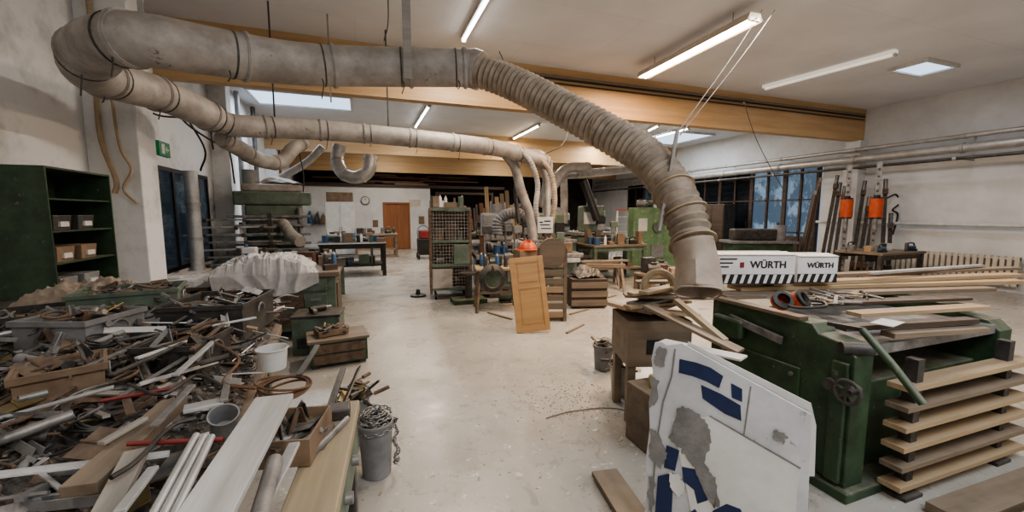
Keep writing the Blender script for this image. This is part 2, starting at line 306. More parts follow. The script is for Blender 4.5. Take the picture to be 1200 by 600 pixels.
# ================================================================= LAMPS
def lamp(p0,p1,label,mt='tubew',pw=45,col=(1,.90,.78),wide=.09,twin=False,z=ZC,grp='fluorescent ceiling lamps',hm=None):
    c=(p0+p1)/2; L=(p1-p0).length; a=math.atan2(p1.y-p0.y,p1.x-p0.x)
    t=thing('ceiling_lamp',label,'lamp',(c.x,c.y,z-.12),a,grp)
    MB().box((0,0,.085),(L,wide*(2 if twin else 1),.06)).build('housing',hm or ('white' if not twin else 'beige'),t,.004)
    ys=(-.05,.05) if twin else (0,)
    for y in ys: MB().cyl((-L/2+.03,y,.035),(L/2-.03,y,.035),.019,n=10).build('tube',mt,t)
    for s in(-1,1): MB().box((s*(L/2-.015),0,.04),(.03,wide*(1.9 if twin else .8),.05)).build('end_cap','white',t)
    if twin:
        for s in(-1,1): MB().box((0,s*.1,.06),(L,.006,.09),(R(20*s),0,0)).build('reflector','beige',t)
    if z<ZC:
        for s in(-1,1): MB().cyl((s*L*.35,0,.11),(s*L*.35,0,.12+ZC-z),.006,n=6).build('hanger','steel',t)
    if pw: area((c.x,c.y,z-.13),L,.08,pw,col,(0,0,a))
    return t
lamp(atz(577,-4,4.1),atz(543,54,4.1),'lit fluorescent tube lamp left of the long ribbed hose, running away from the camera','tubew',75)
lamp(atz(752,92,4.0),atz(885,24,4.0),'warm glowing twin tube lamp in a tray above the bend of the ribbed hose','tube',165,(1,.66,.42),twin=True,z=4.1)
lamp(atz(895,109,4.1),atz(1050,69,4.1),'unlit cream tube lamp at the upper right near the right wall','lampoff_glow',0,wide=.13,hm='lampoff_glow')
lamp(atz(487,152,4.1),atz(503,128,4.1),'small lit tube lamp seen left of the middle between first and second beam','tubew',70)
lamp(atz(602,165,4.1),atz(632,150,4.1),'lit tube lamp above the second wooden beam in the middle','tube',85,(1,.78,.55))
lamp(atz(700,171,4.1),atz(712,165,4.1),'tiny distant lit tube lamp beyond the first beam, right of the ribbed hose top','tubew',50)
lamp(atz(760,156,4.1),atz(772,150,4.1),'distant lit lamp next to the far right skylight','tubew',50)
lamp(atz(930,5,4.1),atz(985,-20,4.1),'lit tube lamp cut by the top edge of the photo on the right','tubew',75)
for x,y,l in ((0,-1.5,'left behind the camera'),(5,-1.5,'middle behind the camera'),(6.0,16.5,'above the far right machines'),(1,16.3,'before the far partition'),(9.5,11,'before the glazed gate')): lamp(Vector((x,y-.75,4)),Vector((x,y+.75,4)),'lit fluorescent lamp on the ceiling, '+l,'tubew',50)
# ================================================================= DUCTS
def band(b,p,t,r,w=.03,n=24):
    t=t.normalized(); b.tube([p-t*w/2,p+t*w/2],r,n)
def duct(name,pts,r,label,k=6,mt='galv',bands=.9,cat='duct',n=24,step=.08,drips=0,rib=0):
    P,L=resample(spline(pts,k),step if not rib else rib/4); c=P[len(P)//2]; t=thing(name,label,cat,(c.x,c.y,c.z-r))
    MB().tube(P,[r*(1,1.07,1,.93)[i%4] for i in range(len(P))] if rib else r,n).build('pipe',mt,t,world=True)
    m=max(2,int(L/bands)+1)
    for i in range(m):
        j=min(len(P)-2,max(1,int((len(P)-2)*i/(m-1)))); bb=MB(); T=(P[j+1]-P[j]).normalized()
        if drips and i%2: T=(T+Vector((.04,.03,.05))).normalized()
        band(bb,P[j],T,r*1.06,.035,n); bb.tube([P[j]-T*.008,P[j]+T*.008],r*1.10,n)
        bb.build('clamp_ring',mt,t,world=True)
        if drips:
            a=P[min(len(P)-1,j+1)]; rg=MB().tube([a-T*.006,a+T*.006],r*1.03,n); s=Vector((a.x,a.y-r*.6,a.z-r*.85)); rg.tube(spline([s,s+Vector((.01,-.02,-.05)),s+Vector((-.01,-.01,-.08-.04*(i%3)))],4),.005,6); rg.build('loose_strap','iron',t,world=True)
    return t
duct('extraction_duct',[att(555,80,3.78),att(478,79,3.68),att(385,77,3.46),att(322,72,3.2),att(240,59,2.88),att(178,48,2.66),att(140,47,2.62),att(108,58,2.8),att(104,80,3.1),att(135,95,3.5),att(195,113,4.1),att(250,138,4.7)],.163,'wide dusty grey duct crossing the top left foreground with a bend at its end',bands=.62,drips=1)
duct('extraction_duct',[att(250,138,4.75),att(275,147,4.95),att(330,150,5.3),att(420,156,5.8),att(540,168,6.4),att(592,176,6.9),att(640,190,7.5)],.132,'second dusty duct running behind the first toward the middle machines',bands=.6,drips=1)
duct('branch_duct',[(-1.55,5.95,2.5),(-1.45,6.35,2.42),(-1.35,6.8,2.35),(-1.15,7.25,2.38),(-1.0,7.4,2.6),(-.85,7.6,2.75)],.105,'curved branch duct sagging below the second duct near the left wall',bands=.5)
duct('branch_duct',[att(330,208,8.5),att(360,190,8.5),att(378,172,8.5)],.075,'thin slanted branch duct left of the hanging curved duct',mt='galv2',bands=.6)
duct('branch_duct',[att(398,170,8.5),att(395,188,8.5),att(402,203,8.4),att(418,208,8.3),att(432,200,8.3),att(434,182,8.3)],.13,'round curved duct hanging in a u shape below the second duct',mt='galv2',bands=.35)
hp=[att(556,81,3.78),att(600,97,3.68),att(650,122,3.5),att(705,152,3.3),att(752,180,3.1),att(780,210,2.9),att(797,240,2.75),att(807,265,2.68),att(813,292,2.62)]
P,L=resample(spline(hp,8),.0135); t=thing('flexible_hose','long dusty ribbed hose sloping down from the wide duct to the green machine','hose',P[len(P)//2])
nP=len(P)
MB().tube(P,[(.138-.018*max(0,i/nP-.6)/.4)*(1,1.085,1,.915)[i%4] for i in range(nP)],28).build('ribbed_tube','hose',t,world=True)
b=MB(); band(b,P[1],P[3]-P[1],.172,.10,24); b.build('hose_clamp','galv',t,world=True)
for k in (100,165,180,196,208):
    if k<nP-3: b=MB(); band(b,P[k],P[k+3]-P[k-2]+Vector((0,0,.02*(k%3))),.15,.012,24); b.build('cord_wrap','conduit',t,world=True)
np_=[att(811,283,2.63),att(814,296,2.61),att(817,312,2.58),att(818,342,2.52)]
Pn=resample(spline(np_,6),.015)[0]; t=thing('extraction_nozzle','beige flattened extraction hood at the lower end of the ribbed hose','nozzle',Pn[-1])
nn=len(Pn)
MB().tube(Pn,[.128-.012*math.sin(PI*i/nn) for i in range(nn)],32,False,sq=[min(.4,.7*i/nn) for i in range(nn)]).build('sleeve','nozzle',t,world=True,solid=.004)
MB().tube([Pn[-1],Pn[-1]+(Pn[-1]-Pn[-3]).normalized()*.012],.133,32,False,sq=[.4,.4]).build('rim','nozzle',t,world=True,solid=.004)
D=lambda L_,r,lab,mt='galv',bd=.7,name='drop_pipe',rib=0:duct(name,[att(*q) for q in L_],r,lab,mt=mt,bands=bd,rib=rib)
D([(590,178,7.2),(603,195,7.3),(611,225,7.4),(621,252,7.5),(625,282,7.5)],.085,'thick vertical drop duct leftmost of the cluster over the middle machines')
D([(628,184,7.6),(637,198,7.7),(641,220,7.8),(641,262,7.8)],.07,'narrow straight drop pipe right of the thick one over the middle machines','galv2')
D([(598,172,7.6),(625,184,7.9),(640,200,8.6),(634,240,9.2)],.06,'thin bent pipe between the drop ducts over the middle machines','galv2')
D([(635,240,10),(650,215,10.3),(664,198,10.5),(690,196,10.8)],.13,'pale slanted duct rising behind the drop ducts in the middle','galv2')
D([(660,200,11),(661,225,11),(661,262,11)],.10,'grey vertical duct entering the green machine with the white sign')
D([(640,206,10.5),(690,203,11.5),(760,196,12)],.12,'pale horizontal duct from the middle machines toward the right wall','galv2',1)
D([(583,275,8.2),(585,258,8.2),(600,250,8.2),(616,256,8.2),(624,280,8.2)],.11,'short grey arched hose on top of the middle bench','grey',.4,rib=.06)
D([(684,212,11),(692,235,11),(700,258,11)],.11,'black slanted chute pipe right of the middle machines','black',1)
D([(612,178,7.0),(622,190,7.0),(630,215,7.1),(628,245,7.1),(633,272,7.2)],.045,'thin ribbed hose with a bend between the two thickest drop pipes','galv',2,'drop_hose',.05)
D([(620,180,7.3),(634,188,7.3),(646,205,7.4),(650,235,7.4),(646,262,7.4)],.05,'thin ribbed hose rightmost of the dropping bundle','hose',2,'drop_hose',.05)
D([(600,182,7.6),(608,200,7.8),(604,225,7.9),(608,262,7.9)],.04,'thin dark hose behind the thickest drop duct','iron',2,'drop_hose')
D([(616,176,8.2),(632,178,8.2),(644,190,8.3),(644,214,8.4)],.055,'short thin pipe bending down at the end of the second duct','galv2',1)
D([(332,262,7.5),(341,275,7),(352,283,6.8)],.09,'short corrugated grey outlet pipe beside the wide green machine at left','galv',.3,rib=.05)
def strap(px,py1,t,label,w=.04,mt='greywood'):
    a=att(px,py1,t); MB().bb(a.x-w/2,a.x+w/2,a.y-.004,a.y+.004,a.z,ZC).solo('hanging_strap',mt,label,'strap')
strap(478,92,3.5,'pale wooden hanging strap from ceiling to the wide duct left of the hose joint',.07)
strap(165,14,2.6,'hanging strap above the bend of the wide duct at top left',.03)
strap(322,140,5.3,'dark hanging strap holding the second duct at its left part',.02,'iron')
strap(455,150,6.1,'dark hanging strap holding the middle of the second duct',.02,'iron')
strap(388,120,5.6,'thin pale hanging strap between the two ducts',.02)
a=att(794,152,2.85); c=att(772,272,2.7)
plank('lath',a,c,.05,.02,'greywood','grey wooden lath hung on strings in front of the ribbed hose','lath',roll=R(60))
for q,l in (((893,12),'left string from the ceiling to the hanging wooden lath'),((908,12),'right string from the ceiling to the hanging wooden lath')):
    e=atz(q[0],q[1],ZC); s=att(792 if q[0]<900 else 797,158,2.85); MB().tube(spline([s,(s+e)/2-Vector((0,0,.03)),e],6),.005,6).solo('string','greywood',l,'string')
for pts,l in (([(640,180,4.4),(660,168,4.6),(670,140,5.2)],'thin dark cord looping behind the ribbed hose'),([(872,120,5.8),(885,160,6.2),(905,200,6.6),(920,225,7)],'thin cord dangling from the first beam at the right'),([(585,60,5),(590,75,5),(584,100,4.8)],'short dusty cord dangling from the ceiling near the hose joint'),([(452,-60,4),(455,20,4),(450,48,4)],'short dusty thread dangling from the ceiling left of the pale strap')):
    MB().tube(spline([att(*q) for q in pts],8),.006,6).solo('loose_thread','iron',l,'thread')
for k,(x,z,r,l) in enumerate(((11.85,2.95,.10,'thick silver pipe lowest along the right wall'),(11.9,3.2,.05,'thin silver pipe uppermost along the right wall'),(11.6,2.72,.035,'thin dark pipe below the thick silver pipe along the right wall'))):
    t=thing('wall_pipe',l,'pipe',(x,9,z-r)); MB().cyl((0,-9,r),(0,10.5,r),r,n=16).build('pipe','galv2' if k<2 else 'iron',t)
    for y in range(-8,11,2):
        MB().cyl((0,y-.03,r),(0,y+.03,r),r*1.15,n=16).build('joint_ring','galv',t); MB().beam((0,y,r),(XR-x,y,r),.03,.02).build('bracket','steel',t)
# ================================================================= LEFT WALL
p=atX(191,175,XL+.3); t=thing('exit_sign','green emergency exit sign above the dark window on the left wall','sign',(p.x,p.y,p.z-.09))
MB().bb(-.02,.02,-.15,.15,0,.18).build('sign_box','exit',t,.003); MB().bb(.021,.024,-.10,-.01,.03,.15).box((.022,.06,.09),(.004,.09,.02)).box((.022,.04,.11),(.004,.04,.02),(R(45),0,0)).box((.022,.04,.07),(.004,.04,.02),(R(-45),0,0)).build('pictogram','white',t)
MB().beam((-.3,0,.16),(-.02,0,.16),.02,.02).build('bracket','white',t)
t=thing('flue_pipe','shiny silver vertical pipe standing in front of the dark window','pipe',(-2.3,7.2,0))
MB().cyl((0,0,0),(0,0,2.2),.085,n=20).build('pipe','alu',t)
for z in(.7,1.2,1.7): MB().cyl((0,0,z),(0,0,z+.05),.093,n=20).build('joint_ring','galv2',t)
MB().tube(spline([(-2.45,5.42,4.1),(-2.44,5.41,3.2),(-2.46,5.41,2.4),(-2.36,5.39,1.95),(-2.38,5.39,1.8)],6),.025,8).solo('conduit','conduit','brownish hose fixed upright on the white column','conduit')
MB().tube(spline([(-2.34,5.4,3.0),(-2.30,5.38,2.3),(-2.22,5.38,2.05),(-2.3,5.38,1.85),(-2.2,5.38,1.7)],6),.014,8).solo('conduit','conduit','thin brown cable with a bow on the white column','cable')
MB().tube(spline([(-2.56,5.43,1.6),(-2.55,5.42,1.2),(-2.5,5.41,.5)],6),.022,8).solo('conduit','conduit','short beige pipe at the foot of the white column','conduit')
for pts,l in (([(205,130,5),(225,150,5.2),(262,172,5.6),(285,175,6)],'black cable sagging from the left duct to the wall, nearest'),([(215,132,5.2),(240,175,5.4),(235,200,5.6)],'black cable hanging straight beside the silver pipe'),([(250,150,6),(268,175,6.3),(275,215,6.5)],'black cable dropping to the wide green machine'),([(160,115,4.8),(185,135,5.2),(240,142,5.6),(250,175,5.8)],'black cable running from the column to the second duct'),([(350,175,8),(356,210,8),(352,255,8)],'black cable dropping behind the slanted branch duct')):
    MB().tube(spline([att(*q) for q in pts],8),.012,8).solo('black_cable','black',l,'cable')
for k,(y,lab) in enumerate(((9.75,'rusty vertical pipe on the left wall behind the window'),(10.6,'pale grey vertical pipe on the left wall behind the wide green machine'),(12.0,'dark vertical pipe midway along the left wall'),(15.2,'brown vertical pipe at the far end of the left wall'))):
    MB().cyl((-2.45,y,0),(-2.45,y,4.2),.05,n=12).solo('riser_pipe',['rust','grey','iron','brown'][k],lab,'pipe')
t=thing('open_cabinet','green open steel cabinet with shelves on the left wall before the column','cabinet',(-2.4,4.5,.95))
b=MB(); b.bb(-.2,-.19,-.42,.42,0,1.0).bb(-.2,.2,-.42,-.405,0,1).bb(-.2,.2,.405,.42,0,1).bb(-.2,.2,-.405,.405,.985,1).bb(-.2,.2,-.405,.405,0,.015); b.build('body','green',t)
for z in(.25,.5,.75): MB().bb(-.185,.19,-.40,.40,z,z+.012).build('shelf','green',t)
for i in range(6):
    z=(.015,.262,.512)[i%3]; y=4.3+.3*(i//3)
    q=thing('storage_bin','dull %s storage bin, %s from the left, in the green open cabinet'%(['grey','brown','iron'][i%3],['first','second'][i//3]),'bin',(-2.38,y,.95+z)); MB().box((0,0,.06),(.26,.2,.12),taper=1.08).build('bin_body',['grey','brown','iron'][i%3],q,.005); MB().bb(.13,.15,-.05,.05,.03,.07).build('label_holder','white',q)
t=thing('side_bench','narrow dark bench under the left window','bench',(-2.2,6.75,0)); MB().bb(-.35,.4,-.85,.9,.66,.70).build('top','darkwood',t,.004)
for x in(-.3,.35):
    for y in(-.8,.8): MB().bb(x-.025,x+.025,y-.025,y+.025,0,.66).build('leg','darkwood',t)
MB().bb(-.3,.35,-.8,.85,.3,.33).build('shelf','darkwood',t)
for i in range(9):
    x=-2.3+.25*(i%2); y=6.1+.3*(i//2)
    n=random.randint(3,7); b=MB()
    for k in range(n): b.box((x,y,.705+k*.013),(.21,.27,.011),(0,0,random.uniform(-.12,.12)))
    b.solo('paper_stack',random.choice(['white','boxwhite','beige','bluep'] if i%3 else ['white']),'%s stack of folders under the left window, %s pair along the bench'%(['back','front'][i%2],['first','second','third','fourth','fifth'][i//2]),'papers','papers under the left window')
for i in range(5): MB().box((-2.1,6.15+i*.32,.33+.09+.01*(i%2)),(.3,.26,.17+.02*(i%2))).solo('file_box',['green2','grey','bluep','brown','white'][i],'%s file box on the lower shelf of the bench under the left window'%['green','grey','blue','brown','white'][i],'box',bev=.004)
# ================================================================= SCRAP BENCH
def xr(y): return -.46-(y-1.2)*.09
t=thing('scrap_bench','long low workbench buried under a heap of metal scrap in the left foreground','workbench',(-1.3,2.2,0))
poly=[(-.45,.35),(-.43,1.2),(-.63,3.6),(-1.1,4.25),(-2.5,4.35),(-2.5,.35)]
MB().prism(poly,.06,Matrix.Translation((0,0,.66))).build('bench_top','oldwood',t,.004,world=True)
for x,y in ((-.58,.6),(-.63,2.0),(-.75,3.5),(-2.4,.6),(-2.4,2.3),(-2.4,4.2),(-1.2,4.05)): MB().bb(x-.04,x+.04,y-.04,y+.04,0,.66).build('leg','green2',t,world=True)
MB().bb(-2.4,-.75,.5,4.0,.25,.28).build('lower_shelf','oldwood',t,world=True)
def H(x,y):
    e=min(1,(xr(y)-x)/.22,(x+2.5)/.15,(4.3-y)/.4); e=max(0,e)
    mound=.10*math.exp(-((x+1.3)/.6)**2-((y-2.7)/.8)**2)
    return .73+e*(.04+mound+.13*noise.noise((x*2.2,y*2.2,3))+.07*noise.noise((x*6,y*6,1))+.05)
b=MB(); b.grid(lambda u,v:Vector((-2.5+u*(xr(.4+v*3.9)+2.5),.4+v*3.9,max(.722,H(-2.5+u*(xr(.4+v*3.9)+2.5),.4+v*3.9)+.02*noise.noise((u*60,v*90,0))))),110,150,False)
for k in range(4200):
    y=random.uniform(.45,4.2); x=random.uniform(-2.45,xr(y)-.01); l=random.uniform(.008,.04); w=random.uniform(.003,.011)
    b.cur=(0,1,2,3,1)[k%5]; b.box((x,y,H(x,y)+random.uniform(0,.025)),(l,w,random.choice([.003,.008,.012])),(random.uniform(-.8,.8),random.uniform(-.7,.7),random.uniform(0,PI)))
o=b.build('scrap_heap',['scrapbed','steel','rust','iron']); tag(o,'dense bed of filings, screws and dirt filling the scrap bench','scrap',kind='stuff')
def P_rod(L,r): return MB().cyl((-L/2,0,0),(L/2,0,0),r,n=8)
def P_bar(L,w,h): return MB().box((0,0,0),(L,w,h))
def P_angle(L,w): return MB().box((0,0,0),(L,w,.004)).box((0,w/2,w/2),(L,.004,w))
def P_u(L,w): return MB().box((0,0,0),(L,w,.004)).box((0,w/2,.012),(L,.004,.028)).box((0,-w/2,.012),(L,.004,.028))
def P_bolt(L): return MB().cyl((-L/2,0,0),(L/2,0,0),.007,n=8).cyl((L/2,0,0),(L/2+.012,0,0),.014,n=6)
def P_ring(r): return MB().ring((0,0,0),r,r*.16,n=18,m=6)
def P_pipe(L,r): return MB().lathe([(r,-L/2),(r,L/2),(r*.8,L/2),(r*.8,-L/2),(r,-L/2)],(0,0,0),14,(0,R(90),0))
def P_hinge(): return MB().box((0,.03,0),(.11,.055,.004)).box((0,-.03,0),(.11,.055,.004)).cyl((-.055,0,.004),(.055,0,.004),.006,n=8)
def P_clamp(): return MB().box((0,0,0),(.20,.018,.008)).box((-.1,.05,0),(.02,.12,.016)).box((.05,.05,0),(.02,.11,.016)).cyl((.0,.09,0),(.13,.09,0),.006,n=8).cyl((.13,.09,0),(.2,.09,0),.014,n=8)
def P_spanner(): return MB().box((0,0,0),(.16,.016,.006)).ring((.09,0,0),.014,.005,n=12,m=6).ring((-.09,0,0),.014,.005,n=12,m=6,arc=4.5)
def P_file(): return MB().box((0,0,0),(.2,.022,.005)).cyl((.1,0,0),(.21,0,0),.013,n=8)
def P_bracket(): return MB().box((0,0,0),(.09,.03,.004)).box((.045,0,.03),(.004,.03,.064)).beam((-.03,0,0),(.045,0,.06),.004,.02)
def P_wire(s=1): 
    a=[Vector((-.2*s+.08*s*i,.06*math.sin(i*1.3+s),.03*math.cos(i*1.7))) for i in range(6)]; return MB().tube(spline(a,4),.0045,6)
def P_loop(r): 
    m=MB()
    for k in range(3): m.ring((0,0,.008*k),r*(1-.06*k),.005,(R(9*k),R(6*k),0),22,6)
    return m
def P_tee(): return MB().cyl((-.06,0,0),(.06,0,0),.016,n=10).cyl((0,0,0),(0,.06,0),.016,n=10).cyl((-.065,0,0),(-.05,0,0),.021,n=10).cyl((.05,0,0),(.065,0,0),.021,n=10)
def P_block(): return MB().box((0,0,0),(.09,.05,.04))
def P_hook(): return MB().cyl((-.1,0,0),(.04,0,0),.007,n=8).ring((.04,.03,0),.03,.007,(0,0,R(-90)),12,6,PI*1.2)
kinds=[('steel_rod',lambda:P_rod(random.uniform(.2,.5),random.uniform(.004,.008)),['steel','alu','iron','alu','rust','steel'],'rod'),
('flat_bar',lambda:P_bar(random.uniform(.16,.42),random.uniform(.012,.026),.006),['steel','alu','steel','rust'],'bar'),
('angle_profile',lambda:P_angle(random.uniform(.18,.45),random.uniform(.014,.028)),['alu','steel','white'],'profile'),
('channel_profile',lambda:P_u(random.uniform(.18,.45),.022),['steel','alu'],'profile'),
('bolt',lambda:P_bolt(random.uniform(.05,.12)),['steel','rust','iron'],'bolt'),('metal_ring',lambda:P_ring(random.uniform(.02,.05)),['steel','black','rust'],'ring'),
('pipe_piece',lambda:P_pipe(random.uniform(.06,.22),random.uniform(.010,.024)),['steel','alu','grey'],'pipe'),('hinge',P_hinge,['steel','brass','rust'],'hinge'),
('screw_clamp',P_clamp,['iron','rust','steel'],'clamp'),('spanner',P_spanner,['steel','iron'],'spanner'),('file_tool',P_file,['iron','rust'],'file'),
('bracket',P_bracket,['steel','rust','iron'],'bracket'),('wire_piece',lambda:P_wire(random.uniform(.7,1.3)),['steel','black','steel'],'wire'),('cable_loop',lambda:P_loop(random.uniform(.05,.09)),['black','iron'],'cable'),('pipe_fitting',P_tee,['iron','steel','brass'],'fitting'),('hook_bar',P_hook,['iron','steel'],'hook'),('wood_offcut',P_block,['pine'],'offcut'),
('wooden_strip',lambda:P_bar(random.uniform(.2,.4),.02,.01),['pine','greywood'],'strip')]
cn={'steel':'dull steel','rust':'rusty','iron':'blackened iron','alu':'pale aluminium','greywood':'weathered grey','brass':'brass coloured','black':'black','grey':'grey','green2':'green painted','white':'white painted','pine':'pale pine','oldwood':'dark old wooden','leather':'brown'}
protos=[]
for nm,fn,ms,cat in kinds:
    for m_ in ms:
        for v in range(2): protos.append((nm,fn().mesh(nm,m_),m_,cat))
small=[p_ for p_ in protos if p_[0] in('bolt','hinge','metal_ring','bracket','pipe_fitting','screw_clamp','spanner','file_tool')]
def scatter(n,x0,x1,y0,y1,place,zf,tilt=.35,pool=None,ang=(1.0,1.4)):
    for i in range(n):
        y=random.uniform(y0,y1); x=random.uniform(x0,min(x1,xr(y)-.03) if pool is None else x1)
        nm,me,m_,cat=random.choice(pool or protos)
        o=bpy.data.objects.new(nm,me); COL.objects.link(o)
        o.matrix_world=Matrix.Translation((x,y,zf(x,y)))@Euler((random.uniform(-tilt,tilt),random.uniform(-tilt,tilt)*.6,random.gauss(*ang))).to_matrix().to_4x4()
        tag(o,'%s %s %s'%(cn[m_],nm.replace('_',' '),place),cat,'%s %s %s'%(cn[m_],nm.replace('_',' '),place))
scatter(900,-2.35,9,.6,4.05,'mixed into the scrap heap on the left foreground bench',lambda x,y:H(x,y)+random.choice([.01,.02,.035,.055,.08]),.45)
def pp(px,py,z): return atz(px,py,z)
plank('white_board',pp(322,466,1.0),pp(236,612,.98),.11,.018,'whitewood','long white painted board on top of the scrap heap at the front','board')
plank('brown_board',pp(205,472,.97),pp(92,575,.95),.075,.03,'oldwood','brown wooden board on the left of the scrap heap','board')
plank('brown_board',pp(160,530,.98),pp(120,610,.96),.05,.02,'greywood','grey wooden board at the bottom left of the scrap heap','board')
plank('grey_strip',pp(345,520,.93),pp(300,612,.93),.03,.012,'alu','narrow grey strip right of the white board','strip')
plank('grey_strip',pp(215,480,.99),pp(262,470,.99),.05,.012,'alu','short grey flat plate above the three silver tubes','plate')
for i,(a,c) in enumerate((((248,512),(200,612)),((239,512),(187,612)),((230,510),(174,612)))):
    MB().cyl(pp(*a,1.0),pp(*c,.98),.009,n=10).solo('aluminium_tube','alu',['right','middle','left'][i]+' one of three parallel silver tubes left of the white board','tube')
plank('steel_angle',att(421,430,2.35),att(346,606,1.35),.035,.008,'iron','long dark angle iron slanting over the front edge of the scrap bench','angle iron',roll=R(45))
plank('steel_angle',att(402,432,2.4),att(372,520,1.75),.03,.02,'iron','shorter dark bar beside the long angle iron','bar')
MB().cyl(pp(118,470,.98),pp(207,454,.98),.007,n=10).solo('red_rod','red','thin red rod across the left side of the scrap heap','rod')
MB().cyl(pp(150,520,.99),pp(262,515,.98),.007,n=10).solo('red_rod','red','dull red tube behind the three silver tubes','rod')
MB().cyl(pp(322,540,.95),pp(302,612,.95),.02,n=14).solo('steel_pipe','steel','grey round pipe right of the white board at the bottom','pipe')
for k,(a,c,m_,l) in enumerate((((130,440),(215,402),'iron','long black flat bar in front of the brown sheet'),((225,410),(262,380),'rust','rusty bar rising behind the small pail'),((262,470),(268,440),'steel','short steel bar in the middle of the scrap heap'),((350,440),(372,405),'iron','dark handle bar at the right edge of the scrap heap'),((230,385),(300,372),'alu','silver profile along the far edge of the scrap heap'),((118,520),(170,490),'greywood','grey lath at the left edge of the scrap heap'),((205,440),(250,400),'alu','bright profile left of the small pail'),((180,500),(225,452),'steel','long steel bar between the brown board and the grey pot'),((100,430),(190,392),'steel','long steel bar at the far left corner of the heap'),((140,600),(180,548),'alu','silver bar left of the three silver tubes'),((160,420),(235,395),'white','white profile lying behind the black flat bar'))):
    plank('long_bar',pp(*a,1.0),pp(*c,1.0),.022,.01,m_,l,'bar')
for k,(pts,m_,l) in enumerate((([(150,450),(190,462),(230,440),(262,452)],'black','black cable snaking over the left half of the scrap heap'),([(250,400),(280,420),(262,448),(300,455)],'leather','brown cable winding beside the small pail'),([(130,560),(160,540),(200,500),(230,490)],'black','black cable lying near the brown board'))):
    MB().tube(spline([pp(*q,1.0) for q in pts],8),.006,6).solo('loose_cable',m_,l,'cable')
def pail(loc,r,h,mt,label,tilt=(0,0,0),hm='steel',handle=True,cat='bucket'):
    t=thing('bucket',label,cat,mtx=Matrix.Translation(Vector(loc))@Euler(tilt).to_matrix().to_4x4())
    MB().lathe([(.001,.004),(r*.8,.004),(r*.95,h*.95),(r*1.03,h*.96),(r*1.03,h),(r*.92,h),(r*.76,.012),(.001,.012)],n=24).build('bucket_body',mt,t)
    if handle: MB().ring((0,0,h*.93),r*1.0,.004,(R(25),0,0),20,6,PI).build('handle',hm,t)
    return t
q=pp(320,425,.93); pail((q.x,q.y,.90),.065,.10,'white','small white plastic pail sitting in the scrap heap')
q=pp(262,488,.95); pail((q.x,q.y,.90),.042,.08,'grey','dull grey pot standing in the scrap heap above the silver tubes',(R(25),R(8),0),handle=False,cat='pot')
def cratef(loc,w_,d_,h_,rz,mt,label,n,place):
    t=thing('tool_crate',label,'crate',loc,rz)
    MB().bb(-w_/2,w_/2,-d_/2,-d_/2+.01,0,h_).bb(-w_/2,w_/2,d_/2-.01,d_/2,0,h_).bb(-w_/2,-w_/2+.01,-d_/2+.01,d_/2-.01,0,h_).bb(w_/2-.01,w_/2,-d_/2+.01,d_/2-.01,0,h_).bb(-w_/2+.01,w_/2-.01,-d_/2+.01,d_/2-.01,0,.01).build('crate_body',mt,t)
    MB().bb(-w_/2-.012,w_/2+.012,-d_/2-.012,-d_/2,h_-.02,h_+.006).bb(-w_/2-.012,w_/2+.012,d_/2,d_/2+.012,h_-.02,h_+.006).bb(-w_/2-.012,-w_/2,-d_/2,d_/2,h_-.02,h_+.006).bb(w_/2,w_/2+.012,-d_/2,d_/2,h_-.02,h_+.006).build('rim',mt,t)
    MB().ring((w_/2+.014,0,h_*.6),.05,.006,(R(90),0,R(90)),14,6,PI).build('handle','steel',t)
    scatter(n,loc[0]-w_*.33,loc[0]+w_*.33,loc[1]-d_*.35,loc[1]+d_*.35,place,lambda x,y:loc[2]+h_*random.uniform(.4,1.05),.6,small*3+protos[:20])
cratef((-.90,3.15,.82),.46,.52,.22,R(-8),'iron','dark steel crate full of tools at the far end of the scrap heap',50,'in the dark tool crate on the scrap bench')
cratef((-1.55,3.6,.85),.55,.40,.22,R(12),'green2','worn green crate of tools behind the middle of the scrap heap',46,'in the worn green crate on the scrap bench')
cratef((-1.40,2.75,.88),.36,.32,.19,R(-20),'grey','grey steel crate of fittings in the middle of the scrap heap',36,'in the grey crate on the scrap bench')
cratef((-2.1,2.6,.85),.45,.35,.20,R(15),'oldwood','old wooden crate of fittings at the left edge of the scrap heap',36,'in the old wooden crate on the scrap bench')
cratef((-.83,2.35,.83),.26,.30,.17,R(-12),'iron','small dark bin of fittings near the edge of the scrap bench',30,'in the small dark bin on the scrap bench')
cratef((-1.15,2.1,.85),.24,.22,.15,R(25),'brown','small brown box of fittings left of the hose coil',24,'in the small brown box left of the hose coil')
def tray(loc,w_,d_,h_,rz,mt,label,name='open_box',cat='box'):
    t=thing(name,label,cat,loc,rz); e=.008
    MB().bb(-w_/2,w_/2,-d_/2,-d_/2+e,0,h_).bb(-w_/2,w_/2,d_/2-e,d_/2,0,h_).bb(-w_/2,-w_/2+e,-d_/2+e,d_/2-e,0,h_).bb(w_/2-e,w_/2,-d_/2+e,d_/2-e,0,h_).build('sides',mt,t); MB().bb(-w_/2+e,w_/2-e,-d_/2+e,d_/2-e,0,e).build('bottom',mt,t); return t
q=pp(345,508,.84); tray((q.x,q.y,.79),.18,.24,.09,R(-12),'brown','small brown cardboard box with fittings right of the white board')
scatter(14,q.x-.05,q.x+.05,q.y-.08,q.y+.08,'inside the small brown cardboard box',lambda x,y:.82+random.uniform(0,.04),.4,small)
tray((-2.0,3.35,.90),.6,.42,.1,R(25),'iron','dark shallow tray with small parts at the far left of the scrap bench','tray','tray')
scatter(22,-2.2,-1.8,3.25,3.47,'in the dark shallow tray at far left',lambda x,y:.93+random.uniform(0,.06),.4,small)
q=pp(333,458,.9); b=MB()
for k in range(5): b.ring((q.x,q.y,.90+k*.008),.09+.008*math.sin(k*2),.005,(R(8*math.sin(k)),R(5*k-10),0),28,6)
